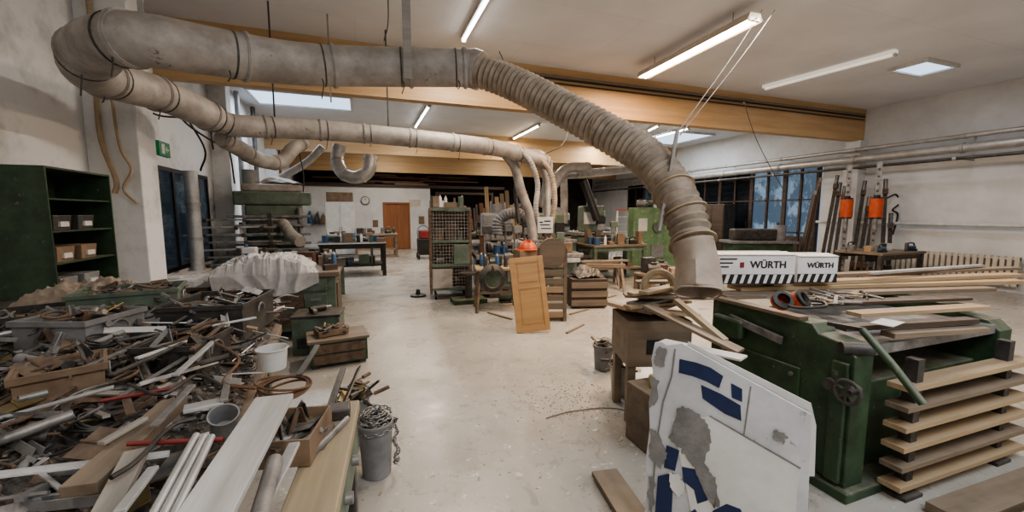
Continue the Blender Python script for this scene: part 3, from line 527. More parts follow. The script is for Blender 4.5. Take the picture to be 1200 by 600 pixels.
b.solo('hose_coil','leather','coil of thin brown hose lying on the scrap heap','coil')
def lump(name,c,w,d,h,mt,label,cat,seed=0,amp=.3,solid=.002,fr=5,fold=.1,rz=0,nn=64,front=None,crisp=0):
    b=MB(); cr_,sr=math.cos(rz),math.sin(rz)
    def fn(u,v):
        x=(u-.5)*2;y=(v-.5)*2; r=(abs(x)**3+abs(y)**3)**(1/3); e=max(0,1-max(0,(r-.35)/.70)**2)
        n=noise.noise((x*fr*.35+seed,y*fr*.35,seed)); rg=1-abs(noise.noise((x*fr*.8+seed+n*1.5,y*fr*.5,9)))*2.2; rg2=1-abs(noise.noise((x*fr*1.9-seed,y*fr*1.9+n,4)))*2.4
        X=x*w/2*(1+.15*n);Y=y*d/2*(1+.12*n)
        wx=c[0]+X*cr_-Y*sr; wy=c[1]+X*sr+Y*cr_; z=c[2]+h*(e*(1-amp+amp*(n+.5))+fold*max(0,rg)*(.3+e)*.8+fold*.3*max(0,rg2))+.004
        if crisp:
            m1=noise.noise((x*2.5,y*2.5,seed+8)); q1=1-abs(noise.noise((x*4+y*2+seed+m1*2,y*4-x*2,2)))*3.2; q2=1-abs(noise.noise((x*6-y*4,y*6+x*4+m1*3,6)))*3.2; z+=crisp*(max(0,q1)+.5*max(0,q2))*(.4+e)
        if front is not None and wy<front: z=c[2]+.01-(front-wy)*1.6; wy=front-.02-.03*max(0,rg)
        return Vector((wx,wy,z))
    b.grid(fn,nn,nn,True); return b.solo(name,mt,label,cat,solid=solid)
lump('brown_sheet',(-1.95,3.9,.88),.75,.55,.16,'tarp','crumpled brown packing sheet at the far end of the scrap bench','sheet',3,.6,fr=3.0,fold=.4,crisp=.02)
p0=pp(398,478,.78); p1=pp(362,598,.78); a=math.atan2(p1.y-p0.y,p1.x-p0.x); c=(p0+p1)/2; L=(p1-p0).length+.1
t=thing('green_stand','green cast stand with worn yellow wooden top beside the scrap bench','stand',(c.x,c.y,0),a)
MB().bb(-L/2,L/2,-.075,.075,.74,.785).build('wooden_top','yellowwood',t,.006)
MB().bb(-L/2+.02,L/2-.02,-.065,.065,.55,.74).build('body','green2',t,.015)
MB().bb(-L/2+.03,-L/2+.09,-.055,.055,0,.55).bb(L/2-.09,L/2-.03,-.055,.055,0,.55).build('foot','iron',t,.01)
for s in(-.12,.1): MB().cyl((s,.065,.65),(s,.09,.65),.02,n=12).build('bolt_head','steel',t)
MB().cyl((c.x-.04,c.y-.05,.80),(c.x+.06,c.y+.16,.80),.012,n=8).solo('screwdriver','steel','thin steel tool lying on the yellow wooden stand top','tool')
MB().bb(c.x-.02,c.x+.07,c.y+.18,c.y+.26,.787,.83).solo('plane_iron','iron','small black block at the far end of the yellow wooden stand top','block',bev=.006)
pail((.03,2.52,0),.105,.34,'grey','grey bucket with chains on the floor beside the scrap bench')
pail((-.10,2.95,0),.11,.33,'grey','second bucket behind the chain bucket beside the scrap bench')
scatter(24,-.16,-.04,2.89,3.01,'in the second bucket behind the chain bucket',lambda x,y:.27+random.uniform(0,.1),.9,small)
t=thing('steel_chain','rusty steel chain spilling over the rim of the grey bucket','chain',(.03,2.52,.3))
pts=[]
for k in range(90):
    u=k/90; aa=u*30; rr=.08*(1-.35*math.sin(u*7)); pts.append(Vector((.03+rr*math.cos(aa),2.52+rr*math.sin(aa),.34+.05*math.sin(u*9))))
for k in range(26): pts.append(Vector((.03+.115+.012*math.sin(k),2.48+.05*math.sin(k*.3),.36-k*.013)))
b=MB()
for k in range(len(pts)-1):
    d_=(pts[k+1]-pts[k]).normalized(); q=d_.to_track_quat('X','Z').to_matrix().to_4x4(); mm=Matrix.Translation((pts[k]+pts[k+1])/2)@q@Matrix.Rotation(R(90)*(k%2),4,'X')@Matrix.Diagonal((1.5,1,1,1)); s=MB().ring((0,0,0),.012,.0035,n=10,m=5); s.xf(mm); b.add(s.v,s.f,True)
b.build('chain_links','steel',t,world=True)
t=thing('drawer_box','low green and brown drawer box on the floor past the scrap bench','box',(-.30,4.72,0),R(8))
MB().bb(-.28,.28,-.2,.2,.03,.27).build('body','green',t,.008); MB().bb(-.3,.3,-.22,.22,.27,.30).build('lid','oldwood',t,.004)
for z in(.05,.16): MB().bb(-.25,.25,-.215,-.2,z,z+.09).build('drawer','rust',t); 
MB().bb(-.26,-.2,-.18,.18,0,.03).bb(.2,.26,-.18,.18,0,.03).build('runner','iron',t)
t=thing('drawer_box','smaller green metal box behind the low drawer box on the floor','box',(-.52,5.2,0),R(-5))
MB().bb(-.25,.25,-.2,.2,0,.42).build('body','green2',t,.008); MB().bb(-.2,.2,-.21,-.2,.08,.2).build('drawer','iron',t); MB().bb(-.26,.26,-.21,.21,.42,.45).build('lid','iron',t,.004)
tray((-.36,4.72,.31),.3,.22,.06,R(20),'brown','shallow brown box on the low green drawer box')
scatter(12,-.46,-.26,4.66,4.78,'in the shallow brown box on the low drawer box',lambda x,y:.35+random.uniform(0,.03),.5,small)
q=thing('power_drill','dark power drill lying on the smaller green metal box','drill',(-.52,5.2,.45),R(30)); MB().cyl((-.1,0,.04),(.08,0,.04),.035,n=14).build('motor','black',q); MB().cyl((.08,0,.04),(.15,0,.04),.018,n=10).build('chuck','steel',q); MB().beam((-.06,.0,.04),(-.09,-.13,.03),.04,.03).build('grip','green2',q)
# ================================================================= left bench with plastic sheet
t=thing('tool_bench','brown steel workbench with drawers beyond the scrap bench','workbench',(-.95,6.05,0))
MB().bb(-.75,.65,-.45,.45,.80,.86).build('bench_top','oldwood',t,.006); MB().bb(-.7,.6,-.4,.4,.12,.80).build('body','green2',t,.01)
for x in(-.65,.55):
    for y in(-.36,.36): MB().bb(x-.04,x+.04,y-.04,y+.04,0,.12).build('leg','iron',t)
for x in(-.45,.02,.36):
    for z in(.2,.42,.62):
        w2=.2 if x<.2 else .13
        dr=MB().bb(x-w2,x+w2,-.425,-.4,z,z+.16).build('drawer','rust' if x<.3 else 'green2',t,.004); PM[dr.name]=PM[t.name]; MB().bb(x-.06,x+.06,-.445,-.425,z+.08,z+.1).build('drawer_handle','steel',dr)
for y in(-.2,.15): MB().bb(.6,.62,y-.14,y+.14,.25,.7).build('side_panel','rust',t,.004)
lump('plastic_sheet',(-1.15,5.92,.865),1.1,1.0,.19,'film','translucent plastic sheet draped over a machine on the brown workbench','sheet',11,.45,fr=3.0,fold=.15,rz=.15,front=5.6,nn=120,crisp=.03,solid=.001)
t=thing('covered_machine','grey machine under the translucent plastic sheet','machine',(-1.12,5.95,.86)); MB().bb(-.28,.28,-.2,.2,0,.1).build('base','iron',t,.02); MB().cyl((-.16,0,.10),(.16,0,.10),.055,n=18).build('motor','green2',t); MB().bb(-.4,-.3,-.2,.1,0,.11).build('side_housing','black',t,.01)
q=thing('canister','white canister with blue label on the brown workbench behind the plastic sheet','canister',(-1.45,6.42,.86)); MB().bb(-.09,.09,-.06,.06,0,.28).build('body','white',q,.02); MB().cyl((-.04,0,.28),(-.04,0,.32),.025,n=12).build('cap','bluep',q); MB().bb(-.07,.07,-.064,-.06,.05,.20).build('label_patch','bluep',q)
t=thing('clamp_rack','rack holding horizontal screw clamps in front of the wide green machine','rack',(-2.0,8.0,0),R(6))
for x in(-.515,.515): MB().bb(x-.035,x+.035,-.1,.1,0,1.6).build('upright','iron',t,.004)
for z in(.15,.5): MB().bb(-.48,.48,-.2,.2,z,z+.04).build('shelf','oldwood',t)
for k in range(8):
    c=thing('bar_clamp','horizontal steel bar clamp, level %s counted from the bottom of the rack'%['one','two','three','four','five','six','seven','eight'][k],'clamp',(-2.0+.05*math.sin(k*2),7.8,.62+k*.12),R(6)); L_=1.0+.15*(k%3); MB().box((0,-.03,.03),(L_,.05,.028)).build('bar',['galv2','steel','grey'][k%3],c,.003)
    for x in(-.42,.1,.46): MB().box((x+.05*(k%3),-.08,.02),(.045,.12,.06)).build('jaw','iron',c)
    MB().cyl((.5,-.12,.02),(.66,-.12,.02),.02,n=8).build('handle','oldwood',c)
t=thing('moulding_machine','wide grey green cast machine with dusty hood by the left wall','machine',(-1.62,9.15,0),R(8))
MB().bb(-.65,.65,-.4,.4,0,.8).build('base','green2',t,.03); MB().bb(-.45,.5,-.3,.3,.93,1.75).build('column','green2',t,.03)
MB().bb(-.75,.75,-.5,.4,.8,.93).build('table','steel',t,.01)
MB().bb(-.62,.66,-.34,.3,1.75,2.0).build('upper_arm','green2',t,.03); MB().bb(-.5,.5,-.3,.25,2.0,2.14).build('hood','galv',t,.04); MB().cyl((-.35,-.1,2.14),(-.35,-.1,2.4),.13,n=20).build('motor','grey',t)
MB().cyl((-.3,-.3,1.35),(-.3,-.4,1.35),.13,n=20).build('handwheel','iron',t); MB().bb(.1,.4,-.36,-.3,1.15,1.5).build('switch_box','grey',t,.01); MB().cyl((.45,-.35,1.7),(.45,-.35,1.0),.05,n=14).build('spindle','steel',t)
for k in range(4): MB().bb(-.9+.06*k,.62,-.44,-.36,1.0+.17*k,1.05+.17*k).build('slide_arm','steel',t,.006)
lump('dust_sack',(-1.45,9.15,2.15),.7,.45,.12,'tarp','brown sack lying on top of the wide green machine','sack',5,.6,fr=2,fold=.3,nn=24)
t=thing('wall_shelf','long dark shelf on the left wall behind the green machine','shelf',(-2.4,11.9,1.35)); MB().bb(-.18,.22,-1.3,1.3,0,.04).build('board','darkwood',t)
for y in(-1.1,0,1.1): MB().beam((-.18,y,-.25),(.15,y,0),.03,.03).build('bracket','iron',t)
for i in range(10): MB().box((-2.36,10.8+i*.25,1.395+.07+.02*(i%3)),(.2,.16,.14+.04*(i%3))).solo('shelf_box',['brown','white','grey','green2','pine'][i%5],'%s box, %s half of the dark shelf on the left wall'%(['brown','white','grey','green','pine'][i%5],'near' if i<5 else 'far'),'box')
def table(name,x0,x1,y0,y1,z,mt,ml,label,cat='table',leg=.05,shelf=False):
    t=thing(name,label,cat,((x0+x1)/2,(y0+y1)/2,0)); w=(x1-x0)/2;d=(y1-y0)/2
    MB().bb(-w,w,-d,d,z-.05,z).build('table_top',mt,t,.004)
    for x in(-1,1):
        for y in(-1,1): MB().box((x*(w-.06),y*(d-.06),(z-.05)/2),(leg,leg,z-.05)).build('leg',ml,t)
    for y in (-1,1): MB().bb(-w+.06,w-.06,y*(d-.05)-.01,y*(d-.05)+.01,z-.15,z-.05).build('rail',ml,t)
    if shelf: MB().bb(-w+.09,w-.09,-d+.07,d-.07,.25,.29).build('lower_shelf',mt,t)
    return t
table('assembly_table',-1.1,.55,10.9,12.0,.86,'black','black','black assembly table with white edge in the left background',leg=.09,shelf=True)
table('assembly_table',-.9,.3,12.9,13.8,.82,'grey','iron','grey table with boxes behind the black table',leg=.06,shelf=True)
def carton(loc,rz,s,mt,label,group): 
    t=thing('carton',label,'box',loc,rz,group); MB().box((0,0,s[2]/2),s).build('body',mt,t,.003); MB().box((0,0,s[2]+.001),(s[0]*.95,s[1]*.15,.002)).build('tape','beige',t)
def can(loc,rz,s,mt,label,group):
    t=thing('can',label,'can',loc,rz,group); MB().lathe([(.001,0),(s[0],0),(s[0],s[2]),(.001,s[2])],n=14).build('body',mt,t); MB().lathe([(s[0]*1.04,s[2]-.01),(s[0]*1.04,s[2]+.006),(.001,s[2]+.006)],n=14).build('lid','steel',t)
def spray(loc,rz,s,mt,label,group):
    t=thing('spray_can',label,'spray can',loc,rz,group); MB().lathe([(.001,0),(.032,0),(.032,.17),(.02,.19),(.001,.19)],n=14).build('body',mt,t); MB().cyl((0,0,.19),(0,0,.22),.014,n=10).build('cap','white',t)
def block(loc,rz,s,mt,label,group): o=MB().box((0,0,s[2]/2),s).build('wood_block',mt,None,.002); o.location=loc; o.rotation_euler=(0,0,rz); tag(o,label,'block',group)
def power(loc,rz,s,mt,label,group):
    t=thing('hand_sander',label,'power tool',loc,rz,group); MB().bb(-.1,.1,-.04,.04,0,.05).build('base','black',t,.008); MB().cyl((-.09,0,.08),(.07,0,.08),.038,n=14).build('motor',mt,t); MB().tube(spline([(-.09,0,.09),(-.08,0,.16),(.03,0,.17),(.06,0,.11)],4),.014,8).build('grip','black',t)
def motor(loc,rz,s,mt,label,group):
    t=thing('electric_motor',label,'motor',loc,rz,group); MB().bb(-.1,.1,-.08,.08,0,.03).build('foot','iron',t); MB().cyl((-.12,0,.12),(.12,0,.12),.085,n=18).build('casing',mt,t); MB().cyl((.12,0,.12),(.18,0,.12),.02,n=10).build('shaft','steel',t); MB().bb(-.05,.05,-.04,.04,.19,.24).build('terminal_box','black',t)
def tripod(loc,rz,s,mt,label,group):
    t=thing('column_tool',label,'machine',loc,rz,group); h=.35+s[2]; MB().bb(-.1,.1,-.07,.07,0,.03).build('foot','iron',t,.004); MB().cyl((-.05,0,.03),(-.05,0,h),.02,n=10).build('column','steel',t); MB().bb(-.09,.09,-.05,.05,h-.14,h).build('head',mt,t,.01); MB().cyl((.05,0,h-.14),(.05,0,h-.24),.018,n=10).build('chuck','steel',t)
CK=[(carton,'carton',['brown','white','brown','oldwood']),(can,'can',['steel','white','iron','bluep','green2']),(spray,'spray can',['iron','bluep','white']),(block,'block',['pine','oldwood','redwood','darkwood']),(power,'hand sander',['green2','grey','iron','bluep']),(motor,'electric motor',['grey','green2','iron']),(block,'block',['iron','steel','green2','grey'])]
nm2={'brown':'brown','white':'white','boxwhite':'off white','bluep':'blue','steel':'steel','red':'red','green2':'green','yellow':'yellow','pine':'pine','oldwood':'old wooden','redwood':'reddish','honey':'honey coloured','grey':'grey','orange':'orange','iron':'black iron','darkwood':'dark wooden'}
def clutter(x0,x1,y0,y1,z,n,place,seed,rz0=0,hmax=.25,tall=0):
    rnd=random.Random(seed); pl=[]
    for i in range(n*10):
        if len(pl)>=n: break
        x=rnd.uniform(x0,x1); y=rnd.uniform(y0,y1); f,k,ms=rnd.choice(CK+[(tripod,'column tool',['green2','grey','iron'])]*tall); s=(rnd.uniform(.1,.26),rnd.uniform(.08,.2),rnd.uniform(.06,hmax)) if f in(carton,block) else (rnd.uniform(.04,.08),0,rnd.uniform(.08,.2)); rad=max(s[0],s[1])*.55 if f in(carton,block) else .12 if f in(motor,tripod) else .09 if f is power else s[0]
        if any((x-a)**2+(y-b_)**2<(rad+r)**2 for a,b_,r in pl): continue
        pl.append((x,y,rad)); m_=rnd.choice(ms); f((x,y,z),rnd.uniform(-.5,.5)+rz0,s,m_,'%s %s on %s'%(nm2[m_],k,place),'%s %ss on %s'%(nm2[m_],k,place))
clutter(-.50,-.36,5.7,6.4,.861,7,'the right end of the brown workbench',20,hmax=.14); clutter(-1.6,-.4,6.35,6.42,.861,5,'the back edge of the brown workbench',24,hmax=.2)
clutter(-1.0,.45,11.0,11.9,.862,18,'the black assembly table in the left background',21); clutter(-.8,.2,13.0,13.7,.822,12,'the grey table behind the black table',22); clutter(-.8,.3,11.1,11.8,.292,9,'the lower shelf of the black assembly table',25)
table('low_bench',-1.0,-.35,7.3,8.7,.7,'oldwood','green2','low dusty bench between the brown workbench and the wide green machine',leg=.07,shelf=True); clutter(-.9,-.45,7.4,8.6,.702,12,'the low dusty bench at left',26,hmax=.35,tall=1)
MB().bb(-1.1,.55,10.875,10.9,.83,.86).solo('edge_strip','white','white strip along the front edge of the black assembly table','strip')
t=thing('wall_clock','round white wall clock on the partition left of the brown door','clock',tuple(atY(428,235,PY-.03)))
MB().lathe([(.001,-.02),(.17,-.02),(.17,.02),(.15,.025),(.001,.02)],(0,0,0),24,(R(90),0,0)).build('clock_face','white',t); MB().ring((0,-.02,0),.165,.014,(R(90),0,0)).build('rim','black',t); MB().beam((0,-.03,0),(.05,-.03,.07),.01,.01).beam((0,-.03,0),(-.02,-.03,.12),.008,.008).build('hand','black',t)
for i,(px,py,w,h) in enumerate(((410,240,.25,.35),(412,262,.25,.35),(440,262,.22,.3),(438,246,.2,.28),(486,238,.5,.3),(494,258,.25,.35))):
    q=atY(px,py,PY-.012); MB().bb(q.x-w/2,q.x+w/2,PY-.014,PY-.002,q.z-h/2,q.z+h/2).solo('paper_notice',['boxwhite','beige','brown'][i%3],'paper notice on the far partition wall, %s'%['upper left','lower left','lower one beside the door','upper one beside the door','wide one right of the door','small one right of the door'][i],'notice')
t=thing('white_cabinet','tall white cabinet before the partition at far left','cabinet',(-.75,16.5,0)); MB().bb(-.5,.5,-.3,.3,.08,2.0).build('body','white',t,.01)
for x in(-.245,.245): MB().bb(x-.235,x+.235,-.32,-.3,.1,1.98).build('door','boxwhite',t)
for x in(-.04,.04): MB().bb(x-.01,x+.01,-.34,-.32,.95,1.1).build('handle','steel',t)
MB().bb(-.45,.45,-.28,.28,0,.08).build('plinth','black',t)
MB().bb(-1.2,-.3,16.3,16.8,2.0,2.35).solo('cabinet_box','brown','brown carton on top of the tall white cabinet','box',bev=.01)
for k,(x,m_,l) in enumerate(((-1.75,'iron','dark'),(-1.5,'brown','brown'),(-2.0,'bluep','blue'))): lump('work_jacket',(x,18.53,1.1),.22,.3,.5,m_,'%s work jacket hanging at the far left of the partition'%l,'jacket',k,.4,fr=3,fold=.2,nn=20)
table('far_workbench',-.3,1.2,15.5,16.4,.85,'pine','oldwood','wooden workbench in front of the far partition wall',leg=.08,shelf=True); clutter(-.2,1.1,15.6,16.3,.852,14,'the wooden workbench before the partition',23)
t=thing('hand_truck','dark machine cart with wheels right of the brown door','cart',(2.05,14.6,0)); MB().bb(-.25,.25,-.3,.3,.15,.7).build('body','black',t,.02); MB().bb(-.2,.2,-.25,.25,.7,1.0).build('head','red',t,.04)
for x in(-.25,.25):
    for y in(-.22,.22): MB().cyl((x-.03,y,.1),(x+.03,y,.1),.1,n=16).build('wheel','black',t)
MB().tube(spline([(-.2,.25,.6),(-.2,.4,1.0),(0,.42,1.15),(.2,.4,1.0),(.2,.25,.6)],5),.015,8).build('push_handle','bluep',t)
for k in range(40):
    row=k%8; x=random.uniform(XL+.3,3.9); L=random.uniform(1.2,2.2)
    plank('stored_plank',(x,PY+.05+.13*(k//8),2.85+.055*row),(min(x+L,6.2),PY+.05+.13*(k//8),2.85+.055*row),.12,.045,random.choice(['redwood','darkwood','redwood','oldwood']),'brown plank stored on the loft above the far partition','plank','planks stored on the loft')
t=thing('timber_rack','dark upright timber rack right of the far partition','rack',(4.3,17.9,0)); MB().bb(-1.3,1.3,-.03,.03,2.4,2.5).bb(-1.3,-1.2,-.05,.05,0,2.5).bb(1.2,1.3,-.05,.05,0,2.5).bb(-1.2,1.2,-.03,.03,1.2,1.28).build('frame','darkwood',t)
for k in range(22):
    x=3.15+k*.11; plank('upright_board',(x,17.5,0.02),(x,17.83,random.uniform(1.2,2.3)),.09,.03,random.choice(['darkwood','redwood','darkwood','oldwood']),'board standing upright in the dark timber rack','board','boards standing in the timber rack')
# ================================================================= MIDDLE
t=thing('cage_trolley','tall grey brown caged metal rack on wheels packed with machine parts','trolley',(1.55,7.75,0),R(-8))
w,d,z0,z1=.36,.34,.18,1.66
for x in(-w,w):
    for y in(-d,d): MB().bb(x-.025,x+.025,y-.025,y+.025,.12,z1).build('post','rust',t)
for z in(z0,.62,1.06,z1-.02):
    MB().bb(-w,w,-d-.02,-d+.02,z,z+.05).bb(-w,w,d-.02,d+.02,z,z+.05).bb(-w-.02,-w+.02,-d,d,z,z+.05).bb(w-.02,w+.02,-d,d,z,z+.05).build('frame_rail','green2',t)
for z in(z0,.62,1.06): MB().bb(-w+.03,w-.03,-d+.03,d-.03,z+.005,z+.025).build('shelf','oldwood',t)
MB().bb(-w+.03,w-.03,d-.03,d-.02,z0+.04,z1-.03).build('back_board','oldwood',t); MB().bb(w-.03,w-.02,-d+.03,d-.04,z0+.04,z1-.1).build('side_board','brown',t)
MB().bb(-w,w,-d,d,z1+.025,z1+.045).build('top_board','oldwood',t)
MB().bb(-w+.02,.02,-d-.03,-d-.018,.22,.58).build('lower_cover','galv',t,.006); MB().bb(.05,w-.02,-d-.03,-d-.018,.66,1.02).build('upper_cover','green2',t,.006)
b=MB()
for k in range(1,13): b.bb(-w+k*.056-.003,-w+k*.056+.003,-d-.004,-d+.002,z0,z1)
for k in range(1,24): b.bb(-w,w,-d-.004,-d+.002,z0+k*.06,z0+k*.06+.006)
b.build('wire_panel','galv',t)
b=MB()
for k in range(1,12): b.bb(-w-.002,-w+.004,-d+k*.056-.003,-d+k*.056+.003,z0,z1)
for k in range(1,24): b.bb(-w-.002,-w+.004,-d,d,z0+k*.06,z0+k*.06+.006)
b.build('wire_panel','galv',t)
for x in(-.28,.28):
    for y in(-.26,.26): MB().cyl((x-.02,y,.06),(x+.02,y,.06),.06,n=14).build('caster','black',t)
for z,nm_,sd in((z0+.03,'bottom',41),(.65,'middle',42),(1.09,'top',43)): clutter(1.3,1.78,7.52,7.95,z,10,'the %s shelf of the caged metal rack'%nm_,sd,hmax=.38)
clutter(1.25,1.85,7.5,8.0,1.71,9,'top of the caged metal rack',31,hmax=.2)
t=thing('machine_stool','low dark machine foot standing before the cage trolley','base',(1.75,7.1,0)); MB().bb(-.3,.3,-.2,.2,0,.08).build('plate','green',t,.01); MB().cyl((0,0,.08),(0,0,.5),.06,n=14).build('post','iron',t); MB().cyl((0,0,.5),(0,0,.54),.16,n=18).build('seat_plate','iron',t)
t=thing('grey_switch_cabinet','tall grey electric cabinet behind the caged rack','cabinet',(1.85,8.5,0),R(-8)); MB().bb(-.2,.2,-.15,.15,0,1.75).build('body','grey',t,.01); MB().bb(-.18,.18,-.165,-.15,.1,1.7).build('door','grey',t,.006); MB().bb(-.1,.0,-.175,-.165,1.4,1.6).build('plate','white',t); MB().cyl((.1,-.165,1.3),(.1,-.19,1.3),.025,n=12).build('switch_knob','red',t)
q=atz(490,347,0); t=thing('round_foot','black round base lying on the floor left of the cage trolley','base',(q.x,q.y,0)); MB().lathe([(.001,0),(.15,0),(.15,.03),(.05,.05),(.03,.13),(.001,.13)],n=20).build('disc','black',t); MB().ring((0,0,.13),.03,.008).build('eye','steel',t)
t=thing('work_stool','small wooden work table with splayed legs right of the cage trolley','table',(2.05,6.4,0),R(-12)); MB().bb(-.35,.35,-.25,.25,.68,.72).build('table_top','pine',t,.006)
for x in(-1,1):
    for y in(-1,1): MB().beam((x*.28,y*.18,.68),(x*.34,y*.24,0),.04,.04).build('leg','oldwood',t)
MB().bb(-.3,.3,-.19,-.17,.3,.34).bb(-.3,.3,.17,.19,.3,.34).build('stretcher','oldwood',t)
clutter(1.8,2.3,6.25,6.55,.722,7,'the small wooden work table',32,hmax=.15)
q=att(577,326,6.0); t=thing('cable_coil','round coil of dark cable hung on the small wooden table','coil',(q.x,q.y,q.z))
b=MB(); 
for k in range(6): b.ring((0,-.01*k,0),.2-.012*k,.012,(R(90),0,R(5)),28,6)
b.build('cable_loops','iron',t); MB().ring((0,-.02,.14),.05,.01,(R(90),0,R(90)),14,6).build('tie','leather',t)
t=thing('panel_saw','large cluttered sliding saw bench in the middle of the workshop','machine',(3.1,7.6,0),R(-8))
MB().bb(-1.1,1.0,-.5,.5,.74,.82).build('saw_table','steel',t,.01); MB().bb(-1.0,.9,-.42,.42,.06,.74).build('base','green2',t,.03); MB().bb(-.85,.85,-.45,.45,0,.06).build('plinth','iron',t)
MB().bb(-.9,.9,-.58,-.52,.66,.74).build('rail','alu',t); MB().bb(-.5,-.1,-.44,-.42,.3,.6).build('control_panel','grey',t); MB().cyl((.3,-.42,.45),(.3,-.5,.45),.12,n=20).build('handwheel','iron',t); MB().bb(.2,.8,.1,.16,.82,.98).build('fence','alu',t)
t=thing('panel_door','honey coloured panelled cabinet door leaning in the middle','door',mtx=Matrix.Translation((atz(612,390,.02).x+.17,atz(612,390,.02).y,0))@Matrix.Rotation(R(-14),4,'Z')@Matrix.Rotation(R(-12),4,'X')@Matrix.Rotation(R(-5),4,'Y'))
w,h=.23,1.03
for s in(-1,1): MB().bb(s*(w-.035)-.035,s*(w-.035)+.035,-.012,.012,.02,h).build('stile','honey',t,.003)
for a,c in((.02,.10),(h-.08,h),(.60,.66)): MB().bb(-w+.07,w-.07,-.011,.011,a,c).build('rail','honey',t,.003)
MB().bb(-w+.07,w-.07,-.003,.003,.10,.60).bb(-w+.1,w-.1,-.009,-.003,.13,.57).build('lower_panel','honey',t,.002); MB().bb(-w+.07,w-.07,-.003,.003,.66,h-.08).bb(-w+.1,w-.1,-.009,-.003,.69,h-.11).build('upper_panel','honey',t,.002)
pB=atz(650,378,.02); t=thing('slatted_frame','upright wooden frame with horizontal slats beside the leaning door','frame',(pB.x+.02,pB.y+.15,0),R(-18))
for s in(-1,1): MB().bb(s*.195-.025,s*.195+.025,-.03,.03,0,1.1).build('upright','oldwood',t,.003)
for k in range(8): MB().bb(-.17,.17,-.025,.01,.06+k*.125,.06+k*.125+.085).build('slat','oldwood' if k%3 else 'pine',t,.003)
MB().lathe([(.0,-.03),(.22,-.03),(.22,.03),(.0,.03)],(0,.0,1.02),20,(R(90),0,0)).build('rounded_head','oldwood',t)
for z in(0,.4): MB().bb(-.2,.2,.03,.4,z,z+.045).build('shelf','oldwood',t)
q=att(618,296,6.9); t=thing('domed_motor','bright orange domed dust motor in the middle of the cluttered bench','dust_motor',(q.x,q.y,.99))  # hard hat form stands in for an orange dust motor
MB().lathe([(.165,0),(.16,.02),(.13,.09),(.08,.14),(.001,.16)],n=24).build('shell','orange',t); MB().lathe([(.16,0),(.2,-.005),(.2,.004),(.16,.012)],n=24).build('brim','orange',t); MB().bb(-.015,.015,-.1,.1,.13,.165).build('ridge','orange',t,.004)
MB().bb(q.x-.2,q.x+.2,q.y-.16,q.y+.16,.82,.985).solo('storage_box','brown','brown box under the orange dust motor','box',bev=.005)
clutter(2.1,3.95,7.25,8.05,.825,48,'the cluttered middle saw bench',1,hmax=.5,tall=2)
clutter(2.3,3.4,6.75,7.05,0.001,9,'the floor in front of the middle saw bench',33,hmax=.5)
def gmachine(loc,rz,s,label,mt='green2',sign=False):
    t=thing('green_machine',label,'machine',loc,rz); w,d,h=s
    MB().bb(-w/2,w/2,-d/2,d/2,0,h*.55).build('base',mt,t,.03); MB().bb(-w*.62,w*.62,-d*.6,d*.6,h*.55,h*.6).build('table','steel',t,.008); MB().bb(-w*.3,w*.4,-d*.25,d*.45,h*.6,h).build('head',mt,t,.05)
    MB().cyl((w*.05,0,h),(w*.05,0,h+.2),w*.16,n=16).build('motor','grey',t); MB().cyl((-w*.2,-d/2,h*.35),(-w*.2,-d/2-.05,h*.35),.11,n=18).build('handwheel','iron',t); MB().bb(w*.15,w*.38,-d*.3,-d*.25,h*.7,h*.85).build('switch_panel','black',t)
    MB().bb(-w*.4,w*.1,-d/2-.01,-d/2,h*.08,h*.25).build('access_cover','grey',t,.004)
    if sign: MB().bb(-w*.25,w*.12,-d*.29,-d*.26,h*.72,h*.9).build('plate','white',t)
gmachine((6.0,10.1,0),R(-15),(.9,.8,1.8),'green machine with white plate and duct behind the middle bench',sign=True)
gmachine((4.6,12.3,0),R(-10),(.8,.7,1.7),'dark green machine half hidden behind the drop pipes','green')
gmachine((8.9,14.6,0),R(-15),(1.0,.8,1.7),'pale green machine left of the bright green sheet')
gmachine((10.3,11.2,0),R(-15),(.9,.8,1.4),'green machine right of the bright green sheet before the gate','green')
gmachine((2.85,9.0,0),R(-12),(1.0,.8,1.6),'bulky grey machine directly behind the caged rack','grey')
gmachine((4.3,9.3,0),R(-6),(1.0,.8,1.6),'worn grey green machine behind the middle saw bench','green2')
gmachine((6.6,13.4,0),R(-12),(1.1,.8,1.6),'distant grey machine behind the step ladder','grey')
gmachine((5.0,14.8,0),R(-12),(1.2,.8,1.8),'far dark machine before the timber rack','green')
table('work_table',5.0,6.5,8.2,9.1,.85,'oldwood','green2','cluttered wooden work table right behind the middle saw',leg=.08,shelf=True); clutter(5.1,6.4,8.3,9.0,.852,30,'the wooden table behind the saw',2,hmax=.45,tall=2); clutter(5.2,6.3,8.4,8.9,.295,10,'the lower shelf of the table behind the saw',34)
table('work_table',5.4,7.2,11.4,12.2,.85,'pine','oldwood','pale work table below the ladder in the background',leg=.08,shelf=True); clutter(5.5,7.1,11.5,12.1,.852,22,'the pale table below the ladder',3,hmax=.4,tall=1)
table('work_table',2.0,3.6,10.4,11.3,.9,'oldwood','iron','dark work table behind the caged rack',leg=.08,shelf=True); clutter(2.1,3.5,10.5,11.2,.902,22,'the dark table behind the caged rack',4,hmax=.5,tall=2)
table('pallet_stand',5.35,6.15,6.6,7.2,.35,'oldwood','oldwood','low pallet like stand right of the saw horses',leg=.09); clutter(5.45,6.05,6.7,7.1,.352,9,'the low pallet stand',36,hmax=.35)
for k in range(10):
    x=2.9+k*.14; plank('leaning_board',(x,9.95,0.02),(x,10.3,random.uniform(1.7,2.3)),.1,.025,random.choice(['pine','oldwood','redwood','oldwood']),'board leaning upright behind the middle saw','board','boards leaning behind the middle saw')
